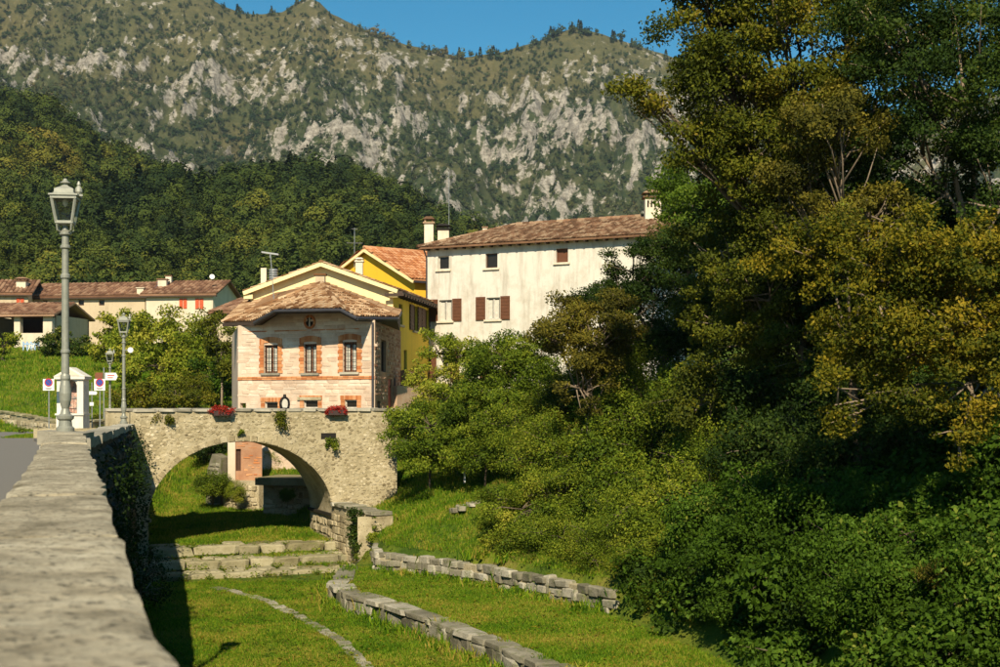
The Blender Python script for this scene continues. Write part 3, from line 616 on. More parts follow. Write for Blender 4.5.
# ------------------------------------------------------------------ the riverside parapet and its cap slabs
par = thing('riverside_parapet','long stone parapet with worn flat slabs beside the road, running from the bottom left corner', 'parapet', (0.0,1.0,-1.4))
def parx(Y): return float(0.18-0.3057*Y)
d1 = Vector((-0.3057,1,0)).normalized(); n1 = Vector((d1.y,-d1.x,0))
mb = MB(); W0 = Vector((parx(-3),-3,0)); Lp = (Vector((parx(20.6),20.6,0))-W0).length
mb.obox(W0-n1*0.47-Vector((0,0,6.3)), d1*Lp, n1*0.42, Vector((0,0,5.70))); mb.build('wall_core','lowwall',par)
def slab(parent, c0, L, n, d, w0, w1, top, th, mat, nx, ny, amp, seed, name='cap_slab'):
    """a coping slab with a worn, uneven top"""
    xs = np.linspace(0,1,nx); yy = np.linspace(0,1,ny); V = []; r = np.random.default_rng(seed); tl = r.normal(0,0.006,3)
    ej = np.stack([np.interp(yy,np.linspace(0,1,7),r.normal(0,0.010,7)) for _ in range(2)])
    for j,b in enumerate(yy):
        for i,a_ in enumerate(xs):
            wl,wr = w0+ej[0,j], w1+ej[1,j]; ee = 0.012*((abs(a_-0.5)*2)**8+(abs(b-0.5)*2)**10)
            p = c0+d*(b*L)+n*(wl+(wr-wl)*a_); nz = float(fbm(p.x*3.1+seed,p.y*2.2,5,0.62)); V.append((p.x,p.y,top+tl[0]+tl[1]*a_+tl[2]*b+amp*nz-ee))
    m = MB(); k = len(V); fs = [(j*nx+i,j*nx+i+1,(j+1)*nx+i+1,(j+1)*nx+i) for j in range(ny-1) for i in range(nx-1)]
    edge = [i for i in range(nx)]+[j*nx+nx-1 for j in range(1,ny)]+[(ny-1)*nx+i for i in range(nx-2,-1,-1)]+[j*nx for j in range(ny-2,0,-1)]
    mid = []
    for q,e in enumerate(edge):
        x,y,z = V[e]; mid.append((x,y,z-th))
    V2 = V+mid; ne = len(edge); fs += [(edge[(q+1)%ne],edge[q],k+q,k+(q+1)%ne) for q in range(ne)]
    m.add(V2, fs, r.uniform(0.1,0.9)); return m.build(name, mat, parent, smooth=False)
y = -2.6; i = 0
lens = [1.6,1.3,1.5,1.9,1.7,2.2,1.5,1.4,1.9,1.3,1.7,1.5,1.6,1.9,1.4,1.8,1.5]
for L in lens:
    if y > 20.3: break
    c0 = Vector((parx(y),y,0)); LL = min(L, 20.75-y)
    off = random.uniform(-0.006,0.006); near = y < 9
    slab(par, c0, (LL-0.015)/d1.y, n1, d1, -0.50+off, 0.0+off, -0.50-0.010*random.random(), 0.15, 'cap', 26 if near else 8, 50 if near else 12, 0.012 if near else 0.014, i+11); y += LL; i += 1

# embankment wall that turns towards the bridge, always in shade on its river face
emb = thing('embankment_wall','tall dark shaded river wall with trailing growth between the parapet slabs and the stone bridge', 'retaining wall', (-9.2,33.5,-5.8))
fe = Face((-6.1,20.6),(-12.45,47.4)); fe = Face((-12.40,47.2),(-6.1,20.6)); 
# river face looks right (+x): run it from near to far so that the outward normal points to the river
fe = Face((-6.1,20.6),(-12.40,47.2)); 
mb = MB(); Le = fe.L
mb.prism([fe.pt(0,-6.3,0.25),fe.pt(Le,-6.3,0.25),fe.pt(Le,-0.96,0),fe.pt(0,-0.66,0)], -fe.n*0.45); mb.build('wall_core','shade_stone',emb)
rubble('facing_stones', emb, fe, -5.9,-0.75, 0,Le, 0.55,0.32,'shade_stone', lambda s,z: z < -0.72-0.3*s/Le, 0.10)
for k in range(17):
    a = Le*k/17; b = Le*(k+1)/17-0.02; zt = -0.55-0.26*(a/Le)
    slab(emb, fe.pt(a,0), b-a, fe.n, fe.u, -0.46, 0.06+random.uniform(-0.02,0.03), zt, 0.15,'cap_far',5,8,0.012,100+k)

# ------------------------------------------------------------------ the bridge
BA = Vector((0.928,0.371,0)).normalized(); BN = Vector((BA.y,-BA.x,0)); B0 = Vector((-12.3,47.0,0))
fb = Face(B0, B0+BA*9.0); BW = 3.3
SC, AA, BB, ZS = 3.68, 3.20, 2.60, -4.02
def arch(s): return ZS+BB*math.sqrt(max(0,1-((s-SC)/AA)**2)) if abs(s-SC) < AA else -7
bridge = thing('stone_bridge','old single arched rubble stone bridge spanning the grassy river bed below the stone house', 'bridge', (-8.9,48.4,-5.3))
SL, SR = -3.0, 9.25
mb = MB(); N = 48; ths = [math.pi*(1-k/N) for k in range(N+1)]; AS = [(SC+AA*math.cos(t), ZS+BB*math.sin(t)) for t in ths]
for o,flip in ((0,False),(-BW,True)):
    def q(a,b,c,d): mb.quad(*( (a,b,c,d) if not flip else (d,c,b,a)), t=0.4)
    for (s0,z0),(s1,z1) in zip(AS[:-1],AS[1:]): q(fb.pt(s0,z0,o),fb.pt(s1,z1,o),fb.pt(s1,-1.0,o),fb.pt(s0,-1.0,o))
    q(fb.pt(SL,-6.5,o),fb.pt(SC-AA,-6.5,o),fb.pt(SC-AA,-1.0,o),fb.pt(SL,-1.0,o)); q(fb.pt(SC+AA,-6.5,o),fb.pt(SR,-6.5,o),fb.pt(SR,-1.0,o),fb.pt(SC+AA,-1.0,o))
mb.build('spandrel','mortar',bridge)
mb = MB()
path = [(SC-AA,-6.5)]+AS+[(SC+AA,-6.5)]
for (s0,z0),(s1,z1) in zip(path[:-1],path[1:]):
    for k in range(6):
        o0,o1 = -BW*k/6,-BW*(k+1)/6; mb.quad(fb.pt(s0,z0,o0),fb.pt(s0,z0,o1),fb.pt(s1,z1,o1),fb.pt(s1,z1,o0), random.random())
mb.build('vault','mortar',bridge)
mb = MB(); mb.obox(fb.pt(SL,-1.45,-BW+0.05), BA*(SR-SL), BN*(BW-0.10), Vector((0,0,0.12))); mb.build('deck','asph',bridge)
PT = -0.40
def ptop(s): return PT
for o,nm in ((0,'parapet'),(-BW+0.40,'parapet')):
    mb = MB(); mb.obox(fb.pt(SL+ (2.9 if o==0 else 2.4),-1.0,o-0.40), BA*(SR-SL-(2.9 if o==0 else 2.4)), BN*0.40, Vector((0,0,0.60))); mb.build(nm,'mortar',bridge)
HOLE = fb.rect(321,336,433,439)
def onface(s,z):
    if z > -0.44: return False
    if HOLE[0]-0.02 < s < HOLE[1]+0.02 and HOLE[2]-0.02 < z < HOLE[3]+0.02: return False
    if abs(s-SC) < AA+0.22 and z > ZS: return ((s-SC)/(AA+0.22))**2+((z-ZS)/(BB+0.22))**2 > 1
    return abs(s-SC) > AA+0.02 or z > ZS+BB+0.3
rubble2('face_stones', bridge, fb, -5.6,-0.40,0,SR,0.18,0.12,'rubble', onface, 0.012)
mb = MB(); mb.obox(fb.pt(HOLE[0],HOLE[2],-0.02), BA*(HOLE[1]-HOLE[0]), BN*0.03, Vector((0,0,HOLE[3]-HOLE[2]))); mb.build('drain_hole','dark',bridge)
NV = 40
for k in range(NV):
    t = math.pi*(k+0.5)/NV; c,s_ = math.cos(t),math.sin(t); p = (SC+(AA+0.10)*c, ZS+(BB+0.10)*s_); tang = Vector((-(AA)*s_,(BB)*c)).normalized()
    rad = Vector((tang.y,-tang.x)); up3 = BA*rad.x+Vector((0,0,rad.y)); tn = BA*tang.x+Vector((0,0,tang.y))
    seg = math.pi/NV*math.hypot(AA*s_,BB*c)
    piece('voussoir','rubble',bridge, fb.pt(p[0],p[1],-0.10), tn, BN, seg*0.97, 0.235, 0.22*random.uniform(0.85,1.1), up=up3)
s = 0.0
while s < SR-0.1:
    w = random.uniform(0.45,0.9); piece('coping_stone','cap_far',bridge, fb.pt(s+w/2,PT+0.045,-0.19+random.uniform(-0.015,0.015)), BA, BN, w-0.02, 0.52, 0.11); s += w
s = SL+2.4
while s < SR-0.1:
    w = random.uniform(0.45,0.9); piece('coping_stone','cap_far',bridge, fb.pt(s+w/2,PT+0.045,-BW+0.20), BA, BN, w-0.02, 0.5, 0.11); s += w
# jamb facing under the right springing, with its dark impost ledge
for sj,sg in ((SC+AA,-1),(SC-AA,1)):
    mb = MB(); mb.obox(fb.pt(sj,ZS-0.10,-BW), BN*(BW+0.06), BA*sg*0.10, Vector((0,0,0.10))); mb.build('impost_ledge','shade_stone' if sg<0 else 'rubble',bridge)
    fj = Face(fb.pt(sj+sg*0.012,0,0), fb.pt(sj+sg*0.012,0,-BW)) if sg > 0 else Face(fb.pt(sj-0.012,0,-BW), fb.pt(sj-0.012,0,0))
    rubble('jamb_stones', bridge, fj, -5.6,ZS-0.12,0,BW,0.5,0.3,'rubble',lambda s,z: 0<s<BW and z < ZS-0.12,0.03)
# wing wall right of the arch
wing = thing('wing_wall','pale broken abutment wall with ivy standing right of the bridge arch', 'retaining wall', (-5.0,47.6,-5.4))
pts = [(-5.92,49.50),(-5.20,47.75),(-4.75,46.95),(-4.12,46.1)]; zt = [-3.72,-3.75,-3.80,-3.85]
for i in range(3):
    f = Face(pts[i],pts[i+1]); mb = MB(); mb.prism([f.pt(0,-6,0),f.pt(f.L,-6,0),f.pt(f.L,zt[i+1],0),f.pt(0,zt[i],0)], -f.n*0.7); mb.build('wall_core','mortar',wing)
    rubble('facing_stones', wing, f, -5.7,zt[i],-0.02,f.L+0.03,0.36,0.24,'rubble',lambda s,z: z < min(zt[i],zt[i+1])-0.02,0.05,parts=40)
f = Face((-4.12,46.1),(-3.75,47.6)); mb = MB(); mb.prism([f.pt(0,-6),f.pt(f.L,-6),f.pt(f.L,-3.9),f.pt(0,-3.86)], -f.n*0.6); mb.build('wall_core','mortar',wing)
for i in range(3):
    f = Face(pts[i],pts[i+1]); a = 0
    while a < f.L-0.05:
        w = min(random.uniform(0.4,0.7), f.L-a); piece('coping_stone','lowwall',wing,f.pt(a+w/2,zt[i]+0.05,-0.3),f.u,f.n,w-0.02,0.72,0.13); a += w

# weir steps across the river bed
weir = thing('weir_steps','three worn mossy stone steps laid right across the river bed below the bridge', 'steps', (-9,46,-5.8))
for off,zt_,a0,a1,th in ((0.55,-4.98,0.5,6.85,0.34),(2.0,-5.28,0.1,7.0,0.32),(3.55,-5.54,-0.3,7.6,0.36)):
    for row in range(2):
        s = a0
        while s < a1:
            w = min(random.uniform(0.7,1.6), a1-s+0.05); dd = 0.6; c = fb.pt(s+w/2, zt_-th/2-(0.0 if row==0 else -0.02)+random.uniform(-0.02,0.02), off-0.3-row*0.62+random.uniform(-0.04,0.04))
            piece('step_slab','step',weir,c,BA,BN,w-0.03,dd,th); s += w
# broken pale slabs at the foot of the steps
for px,py in ((232,590),(246,588),(262,586),(281,588),(296,587),(312,586)):
    p = PZ(px,py,-5.78); piece('loose_slab','lowwall',weir,p,BA,BN,random.uniform(0.4,0.8),0.5,0.14)

# kerb line of flat stones winding over the bed
kerb = thing('stone_kerb','thin curved line of flat stones crossing the grass of the river bed', 'kerb', (-6,36,-5.8))
kp = [PZ(214,593,-5.76),PZ(240,599,-5.76),PZ(268,607,-5.76),PZ(292,618,-5.76),PZ(316,632,-5.76),PZ(340,648,-5.76),PZ(362,668,-5.76),PZ(380,700,-5.76)]
for a,b in zip(kp[:-1],kp[1:]):
    d = b-a; n = max(1,int(d.length/0.55))
    for k in range(n):
        c = a+d*((k+0.5)/n); c.z = float(height(c.x,c.y))+0.015; u = d.normalized(); u = Vector((u.x,u.y,0)).normalized()
        if random.random() < 0.04: continue
        piece('kerb_stone','lowwall',kerb,c+Vector((random.uniform(-.03,.03),0,0)),u,Vector((u.y,-u.x,0)),d.length/n*random.uniform(0.8,1.0),random.uniform(0.2,0.34),0.12)

# the two low walls
def lowwall(name, label, line, top, bot, parts_mat, cw, caps, order):
    t = thing(name, label, 'low wall', tuple(sum(((line[0]+line[-1])/2)[i] if i==j else 0 for i in range(2)) for j in range(2))+(bot,))
    for a,b in zip(line[:-1],line[1:]):
        f = Face(a,b); mb = MB(); mb.obox(f.pt(-0.02,bot-0.3,-0.36), f.u*(f.L+0.04), f.n*0.34, Vector((0,0,top-bot+0.24))); mb.build('wall_core','mortar',t)
        rows = 1 if caps else 3; hh = (top-bot-(0.10 if caps else 0))/rows
        for r_ in range(rows):
            s = -random.uniform(0,0.2)
            while s < f.L:
                w = cw*random.uniform(0.45,1.5); h2 = hh*random.uniform(0.8,1.3)
                if not (r_ == rows-1 and not caps and random.random() < 0.18):
                    rz,rx = random.uniform(-.10,.10),random.uniform(-.07,.07); uu = (f.u+f.n*rz+Vector((0,0,rx))).normalized(); nn = (f.n-f.u*rz).normalized(); upv = uu.cross(-nn).normalized(); upv = upv if upv.z > 0 else -upv
                    piece('stone',parts_mat,t,f.pt(s+w/2,bot+hh*(r_+0.5)+random.uniform(-.03,.03),-0.10+random.uniform(-.05,.05)),uu,nn,w-0.01,0.28,h2-0.01,up=upv)
                s += w
        if caps:
            s = 0
            while s < f.L-0.05:
                w = min(random.uniform(0.7,1.5), f.L-s+0.02); rz = random.uniform(-.05,.05); dp = random.uniform(0.46,0.66); piece('cap_stone',parts_mat,t,f.pt(s+w/2,top-0.06+random.uniform(-.03,.01),0.06-dp/2+random.uniform(-.03,.03)),(f.u+f.n*rz).normalized(),(f.n-f.u*rz).normalized(),w+0.02,dp,0.15); s += w
    return t
la = [(p.x,p.y) for p in LA[:9]]
lwa = lowwall('terrace_wall','low wall of large pale stones edging the grass terrace, running out at the bottom edge', [Vector((x,y,0)) for x,y in la], -5.13, -5.72, 'lowwall', 0.7, True, 0)
lb = [Vector((p.x,p.y,0)) for p in LB[8:13]]
lwb = lowwall('bank_wall','rough low rubble wall at the foot of the grassy bank below the bushes', [Vector((-4.1,45.2,0))]+lb, -4.62, -5.27, 'lowwall', 0.42, False, 0)
# ------------------------------------------------------------------ stone house with the hipped roof
def loc_of(f, zb, back=3): p = f.pt(f.L/2, zb, -back); return (p.x,p.y,p.z)
f1 = Face(at_px(238,61.0), at_px(375,57.8))
sh = thing('stone_house','pale stone house with brick framed windows and wide tiled roof just behind the bridge','house', loc_of(f1,-3.4))
def R_(f,*r): return f.rect(*r)
wins = [R_(f1,264,278,345,373), R_(f1,304,317,344,373), R_(f1,343,357,342,372)]
low = [R_(f1,265,278,402,409), R_(f1,304,318,400,408), R_(f1,345,357,400,408)]
tiny = [R_(f1,240,246,403,408), R_(f1,240.5,244,347,376)]
gab = [f1.SZ(238,325.5),f1.SZ(262,325),f1.SZ(279,314),f1.SZ(341,313),f1.SZ(356,320.5),f1.SZ(375,320)]
zt1 = 3.10
gable = [(0,zt1),(f1.L,zt1)]+[(min(max(a,0),f1.L),z) for a,z in reversed(gab)]
ops = wins+low+[tiny[0]]
wl = wall(sh,'ashlar',f1,-3.5,zt1,ops,0.20,gable)
def inop(s,z,m=0.0): return any(o[0]-m<s<o[1]+m and o[2]-m<z<o[3]+m for o in ops)
belt_z = f1.SZ(300,378)[1]
def topz(s):
    a = [g[0] for g in gab]; return float(np.interp(s,a,[g[1] for g in gab]))
rubble('face_stones', wl, f1, -1.2,4.4,0.0,f1.L,0.46,0.155,'ashlar', lambda s,z: 0<=s<=f1.L and z<topz(s)-0.03 and not inop(s,z,0.22) and abs(z-belt_z)>0.09, 0.012, parts=290, gap=0.015)
br = MB()
def brick(f,s,z,w,h,o=0.03): br.obox(f.pt(s,z,-0.02), f.u*w, Vector((0,0,h)), f.n*(o+0.02))
for o in wins+low:
    a,b,z0,z1 = o; z = z0-0.02; k = 0; big = (z1-z0) > 0.8
    while z < z1+0.02:
        w = (0.20 if k%2 else 0.25) if big else 0.20
        brick(f1,a-w,z,w-0.01,0.125,0.028+0.01*random.random()); brick(f1,b+0.01,z,w-0.01,0.125,0.028+0.01*random.random()); z += 0.135; k += 1
    s = a-0.22; n = int((b-a+0.44)/0.085)
    for i in range(n):
        t = (i+0.5)/n*2-1; brick(f1,s+(b-a+0.44)*i/n,z1+0.01+0.10*(1-t*t)*big,(b-a+0.44)/n-0.008,0.24 if big else 0.18,0.03+0.01*random.random())
s = 0
while s < f1.L-0.1:
    w = 0.26; 
    brick(f1,s,belt_z-0.075,w-0.012,0.065,0.04); brick(f1,s+0.02,belt_z+0.002,min(w,f1.L-s-0.03)-0.012,0.065,0.045); s += w
zb2 = f1.SZ(300,331)[1]
s = 0.5
while s < f1.L-0.8: brick(f1,s,zb2,0.24,0.05,0.016); s += 0.25
tag(br.build('brick_dressing','brick',wl),kind='stuff')
for w in wins: window(sh,f1,w,depth=0.15,glass='glass',frame='shutter',fw=0.075,bars=5,sill='cap_far',cur=True)
for w in low: window(sh,f1,w,depth=0.12,mullion=False,fw=0.04,frame='frame_w')
# round attic ornament under the eave
c = f1.SZ(310,322); mb = MB()
for k in range(14):
    t0,t1 = 2*math.pi*k/14,2*math.pi*(k+0.9)/14; p = [f1.pt(c[0]+r*math.cos(t),c[1]+r*math.sin(t),0.0) for r,t in ((0.20,t0),(0.30,t0),(0.30,t1),(0.20,t1))]; mb.prism(p,f1.n*0.05)
mb.build('round_vent_ring','brick',sh)
mb = MB(); mb.prism([f1.pt(c[0]+0.2*math.cos(2*math.pi*k/14),c[1]+0.2*math.sin(2*math.pi*k/14),0.005) for k in range(14)],f1.n*0.01); mb.build('round_vent','dark',sh)
mb = MB(); mb.obox(f1.pt(c[0]-0.03,c[1]-0.2,0.02),f1.u*0.06,Vector((0,0,0.4)),f1.n*0.03); mb.build('vent_bar','frame_w',sh)
for a,b in ((303,309),(311,318)): pass
# stone bracket over the middle low window
q = R_(f1,298,322,397,400); mb = MB(); mb.obox(f1.pt(q[0],q[2],0.0),f1.u*(q[1]-q[0]),Vector((0,0,q[3]-q[2])),f1.n*0.08); mb.build('window_lintel','rubble',sh)
# side wall on the right and other walls
f2 = Face(at_px(375,57.8), at_px(401,66.0))
o2 = [R_(f2,381,386,340,372), R_(f2,377.5,380.5,401,408)]
d2 = R_(f2,388,392,379,410)
w2 = wall(sh,'brickwall',f2,-3.5,3.25,o2+[d2],0.18)
rubble('face_stones', w2, f2, -1.2,3.2,0.0,f2.L,0.42,0.17,'brickwall', lambda s,z: 0<s<f2.L and z<3.2 and not any(o[0]-.1<s<o[1]+.1 and o[2]-.1<z<o[3]+.1 for o in o2+[d2]), 0.014, gap=0.015)
window(sh,f2,o2[0],frame='wood',mullion=True); window(sh,f2,o2[1],frame='wood',mullion=False)
mb = MB(); mb.obox(f2.pt(d2[0],d2[2],-0.12),f2.u*(d2[1]-d2[0]),Vector((0,0,d2[3]-d2[2])),f2.n*0.05); dr = mb.build('door','reddoor',sh)
mb = MB(); mb.obox(f2.pt(d2[1]-0.2,d2[2]+1.0,-0.07),f2.u*0.05,Vector((0,0,0.12)),f2.n*0.03); mb.build('handle','iron',dr)
fl = Face(at_px(232,69), at_px(238,61.0)); wall(sh,'ashlar',fl,-3.5,3.2)
mb = MB(); mb.tube([f1.pt(f1.L-0.05,3.2,0.10),f1.pt(f1.L-0.05,-1.0,0.10)],0.05,n=8); mb.build('drainpipe','gutter',sh)
# roof: a fan of planes from the apex, with the eave lifted in the middle
ap = P(321,284,61.8); E = [P(223,322.5,62.5),P(255,321.5,60.0),P(276,309.5,58.2),P(341,308.5,57.0),P(357,317,56.8),P(397,317.5,60.0)]
bl,brr = P(250,297,70),P(401,311,67)
apb = P(322,286,67)
rf = None
mr = MB(); rt = thing  # planes share one roof part
th = Vector((0,0,0.10))
fan = [(E[0],E[1],ap),(E[1],E[2],ap),(E[2],E[3],ap),(E[3],E[4],ap),(E[4],E[5],ap),(E[5],brr,apb,ap),(bl,E[0],ap,apb)]
for pl in fan: mr.add([p-Vector((0,0,0.012)) for p in pl],[tuple(range(len(pl)))],0.4); mr.add([p-th for p in pl],[tuple(range(len(pl)))[::-1]],0.4)
rim = E+[brr]
rf = mr.build('roof','tile',sh)
for pl in (fan[0],fan[4],fan[5],fan[6]): tiles(rf, pl, 'tile', pitch=0.20, ln=0.36)
# the three middle planes are laid as one bent sheet each
for pl in (fan[1],fan[2],fan[3]): tiles(rf, pl, 'tile', pitch=0.20, ln=0.36)
for e in (E[2],E[3],E[0],E[5]): ridge(rf, e+Vector((0,0,0.02)), ap+Vector((0,0,0.03)), 'tile', 0.10)
mb = MB()
for a,b in zip(rim[:-1],rim[1:]): bar(mb, a-Vector((0,0,0.10)), b-Vector((0,0,0.10)), 0.06, 0.16)
mb.build('eave_board','eave',rf)
mb = MB()
ctr = Vector((-8.5,64,0))
for a,b in zip(rim[:-1],rim[1:]):
    o = Vector((0,-0.12,-0.07)) if a.y < 62 else Vector((0.10,-0.05,-0.07)); mb.tube([a+o,b+o],0.075,n=8)
mb.build('gutter','gutter',rf)
mb = MB()   # soffit closing the eave to the wall
wt = [f1.pt(max(0,min(f1.L,a)),z,-0.05) for a,z in gab]
for (a,b),(c_,d_) in zip(zip(E[:-1],E[1:]),zip(wt[:-1],wt[1:])): mb.add([a-th*1.2,b-th*1.2,d_,c_],[(0,1,2,3)],0.5)
mb.add([E[5]-th*1.2,brr-th*1.2,f2.pt(f2.L,3.25,-0.05),wt[-1]],[(0,1,2,3)],0.5)
mb.build('soffit','eave',rf)
def chimney(parent, c, w, d, h, mat='chim', cap='tile', pots=False, name='chimney', ch=0.25, slots=False):
    mb = MB(); mb.box((c[0],c[1],c[2]+h/2),(w,d,h)); o = mb.build(name,mat,parent)
    if cap:
        mb = MB(); mb.box((c[0],c[1],c[2]+h+0.04),(w*1.3,d*1.3,0.08)); 
        if ch > 0.15:
            for sx in (-1,1):
                for sy in (-1,1): mb.box((c[0]+sx*w*0.4,c[1]+sy*d*0.4,c[2]+h+0.04+ch*0.35),(0.09,0.09,ch*0.7))
            mb.box((c[0],c[1],c[2]+h+ch*0.75+0.06),(w*1.35,d*1.35,ch*0.5),taper=0.45)
        mb.build('chimney_cap',cap,o)
    if slots:
        mb = MB()
        for k in range(4): mb.box((c[0]-w*0.33+w*0.22*k,c[1]-d/2-0.004,c[2]+h*0.80),(w*0.10,0.02,h*0.22))
        mb.build('chimney_slot','dark',o)
    return o
p = P(320.5,285,63); chimney(sh,(p.x,p.y,p.z-0.2),0.42,0.42,0.62,'farmwall' if 0 else 'farwall','tile',ch=0.1)

# ------------------------------------------------------------------ cream gabled house
f3 = Face(at_px(250.5,67), at_px(393,66))
ch_ = thing('cream_house','cream gabled house with an ochre side wall, between the stone house and white house','house', loc_of(f3,-1.4,4))
zE = f3.SZ(320,291)[1]; apx = f3.SZ(321,265.5)
wall(ch_,'cream',f3,-1.5,zE,gable=[(0,zE),(f3.L,zE),(f3.L,zE+0.02),apx,(0,zE+0.02)])
f4 = Face(at_px(393,66), at_px(431,75.5))
o4 = [R_(f4,399,402.5,304,325),R_(f4,413,417,306,331),R_(f4,424.5,428.5,310,334),R_(f4,404,407,350,372)]
wall(ch_,'ochre',f4,-1.5,4.95,o4,0.2)
for o in o4: window(ch_,f4,o,frame='wood',sill='farwall')
for o in o4[1:3]:
    w_ = (o[1]-o[0])*0.9; shutter(ch_,f4,o[0]-w_,o[0]-0.02,o[2],o[3],'wood'); shutter(ch_,f4,o[1]+0.02,o[1]+w_,o[2],o[3],'wood')
A = P(321,262.5,66.15); L_ = P(243.5,291.5,66.7); Rr = P(397.5,289.5,65.6); bk = Vector((1.5,11,0))
r1 = roof(ch_, [L_,A,A+bk,L_+bk][::-1] if 0 else [L_+bk,L_,A,A+bk],'tile'); r2 = roof(ch_, [Rr,Rr+Vector((1.35,10,0)),A+bk,A],'tile')
ridge(r1,A,A+bk,'tile')
mb = MB(); bar(mb,L_+Vector((0,-0.03,-0.09)),A+Vector((0,-0.03,-0.09)),0.1,0.18); bar(mb,A+Vector((0,-0.03,-0.09)),Rr+Vector((0,-0.03,-0.09)),0.1,0.18); mb.build('verge_board','cream',r1)
mb = MB(); mb.box((L_.x+0.22,L_.y+0.3,L_.z-0.24),(0.42,0.6,0.22)); mb.box((Rr.x-0.2,Rr.y+0.3,Rr.z-0.24),(0.40,0.6,0.22)); mb.build('corbel','cream',ch_)
mb = MB(); q0 = Rr+Vector((0,0,-0.14)); q1 = Rr+Vector((1.35,10,-0.14)); bar(mb,q0,q1,0.5,0.12)
for k in range(16):
    t = k/15; q = q0.lerp(q1,t); mb.box((q.x-0.15,q.y,q.z-0.10),(0.9,0.10,0.12))
mb.build('rafter_ends','eave',r2)
# terrace with a dark planter and wooden slats under the ochre wall
ft = Face(at_px(397,63.0),at_px(432,66.0)); tm = thing('small_terrace','low stone terrace with plank fence and green planter at the foot of the ochre wall','terrace',loc_of(ft,-2,1))
mb = MB(); mb.obox(ft.pt(0,-2.5,-1.6),ft.u*ft.L,ft.n*1.6,Vector((0,0,ft.SZ(410,386)[1]+2.5))); mb.build('terrace_wall','brickwall',tm)
for k in range(11):
    s_ = 0.65+0.12*k; z0 = ft.SZ(415,386)[1]; mb = MB(); mb.obox(ft.pt(s_,z0,-0.15),ft.u*0.09,Vector((0,0,0.72+random.uniform(-.03,.03))),-ft.n*0.03); mb.build('fence_plank','shutter',tm)
mb = MB(); mb.obox(ft.pt(0.05,ft.SZ(402,386)[1],-0.4),ft.u*0.5,Vector((0,0,0.35)),-ft.n*0.25); mb.build('planter','gutter',tm)

# ------------------------------------------------------------------ bright yellow house
f5 = Face((-4.74-6.2,78+3.8),(-4.74,78))
f5 = Face((-4.74-5.4,78+4.6),(-4.74,78)); f6 = Face((-4.74,78),(-4.74+4.4,78+3.4))
yh = thing('yellow_house','bright yellow house with an orange tile roof rising behind the cream gable','house',loc_of(f5,-1,3))
apz = 8.72; ez = (HY-281.5)/F*78
g5 = f5.S(368)
wall(yh,'yellow',f5,-1.2,ez,gable=[(0,ez+0.6),(0,ez),(f5.L,ez),(f5.L,ez+0.1),(g5,apz-0.12)])
wall(yh,'yellow',f6,-1.2,ez)
Ap = f5.pt(g5,apz,0.3); Ec = f5.pt(f5.L,ez+0.10,0.3)+f6.n*0.25; El = f5.pt(0,ez+0.55,0.3); vv = f6.u*6.5
r1 = roof(yh,[Ec,Ec+vv,Ap+vv,Ap],'tile_new'); r2 = roof(yh,[El+vv,El,Ap,Ap+vv],'tile_new'); ridge(r1,Ap,Ap+vv,'tile_new')
mb = MB(); dn = Vector((0,0,-0.16)); bar(mb,El+dn,Ap+dn,0.12,0.14); bar(mb,Ap+dn,Ec+dn,0.12,0.14); mb.build('verge_board','cream',r1)
mb = MB(); bar(mb,Ec+dn*0.8,Ec+vv+dn*0.8,0.12,0.12); mb.build('gutter','gutter',r1)
p = P(359.5,272,79); chimney(yh,(p.x,p.y,p.z-0.3),0.40,0.40,0.85,'chim','chim',ch=0.2)

# ------------------------------------------------------------------ white house
f7 = Face(at_px(427,75.0), at_px(712,67.6))
wh = thing('white_house','long white plastered house with brown shutters and old tiled hip roof above the bushes','house',loc_of(f7,1,4))
up = [R_(f7,438,449,256,269.5),R_(f7,485.5,497.5,253.5,268),R_(f7,556,568,248.5,262.5),R_(f7,660,672,241,253)]
lo = [R_(f7,439,452,300,321),R_(f7,486.5,500,297.5,319.5)]; lo3 = [R_(f7,437.5,450,352,382),R_(f7,490,503,352,382)]
zE7 = 8.12
wl7 = wall(wh,'white_wall',f7,-0.5,zE7,up+lo+lo3,0.20)
window(wh,f7,up[0],sill='chim',frame='frame_w',mullion=False); window(wh,f7,up[1],sill='chim',frame='wood',mullion=False); window(wh,f7,up[2],sill='chim',frame='shutter',mullion=False,glass='shutter',cur=False); window(wh,f7,up[3],sill='chim',frame='wood')
for i,w in enumerate(lo+lo3):
    window(wh,f7,w,frame='frame_w',fw=0.07,sill='chim',cur=True); d = (w[1]-w[0])*0.72; shutter(wh,f7,w[0]-d-0.04,w[0]-0.05,w[2]-0.02,w[3]+0.05); shutter(wh,f7,w[1]+0.05,w[1]+d+0.02,w[2]-0.02,w[3]+0.05)
fs_ = Face(f7.pt(0,0,-8.2),f7.pt(0,0,0)); wall(wh,'white_wall',fs_,-0.5,zE7)
e0 = f7.pt(-0.30,zE7+0.02,0.45); e1 = f7.pt(f7.L+0.2,zE7+0.02,0.45); rg0 = f7.pt(3.4,9.62,-4.0); rg1 = f7.pt(f7.L+0.2,9.62,-4.0); eb = f7.pt(-0.30,zE7+0.02,-8.6); eb1 = f7.pt(f7.L+0.2,zE7+0.02,-8.6)
r1 = roof(wh,[e0,e1,rg1,rg0],'tile_old',pitch=0.22,ln=0.38); r2 = roof(wh,[eb,e0,rg0],'tile_old',pitch=0.22); ridge(r1,rg0,rg1,'tile_old',0.13); ridge(r1,e0,rg0,'tile_old',0.13)
roof(wh,[eb1,eb,rg0,rg1],'tile_old',pitch=0.5,ln=0.8)
mb = MB(); n = int(f7.L/0.55)
for k in range(n+1): a = 0.1+k*(f7.L-0.2)/n; mb.obox(f7.pt(a,zE7-0.14,0),f7.u*0.1,Vector((0,0,0.11)),f7.n*0.42)
mb.build('rafter_ends','eave',r1)
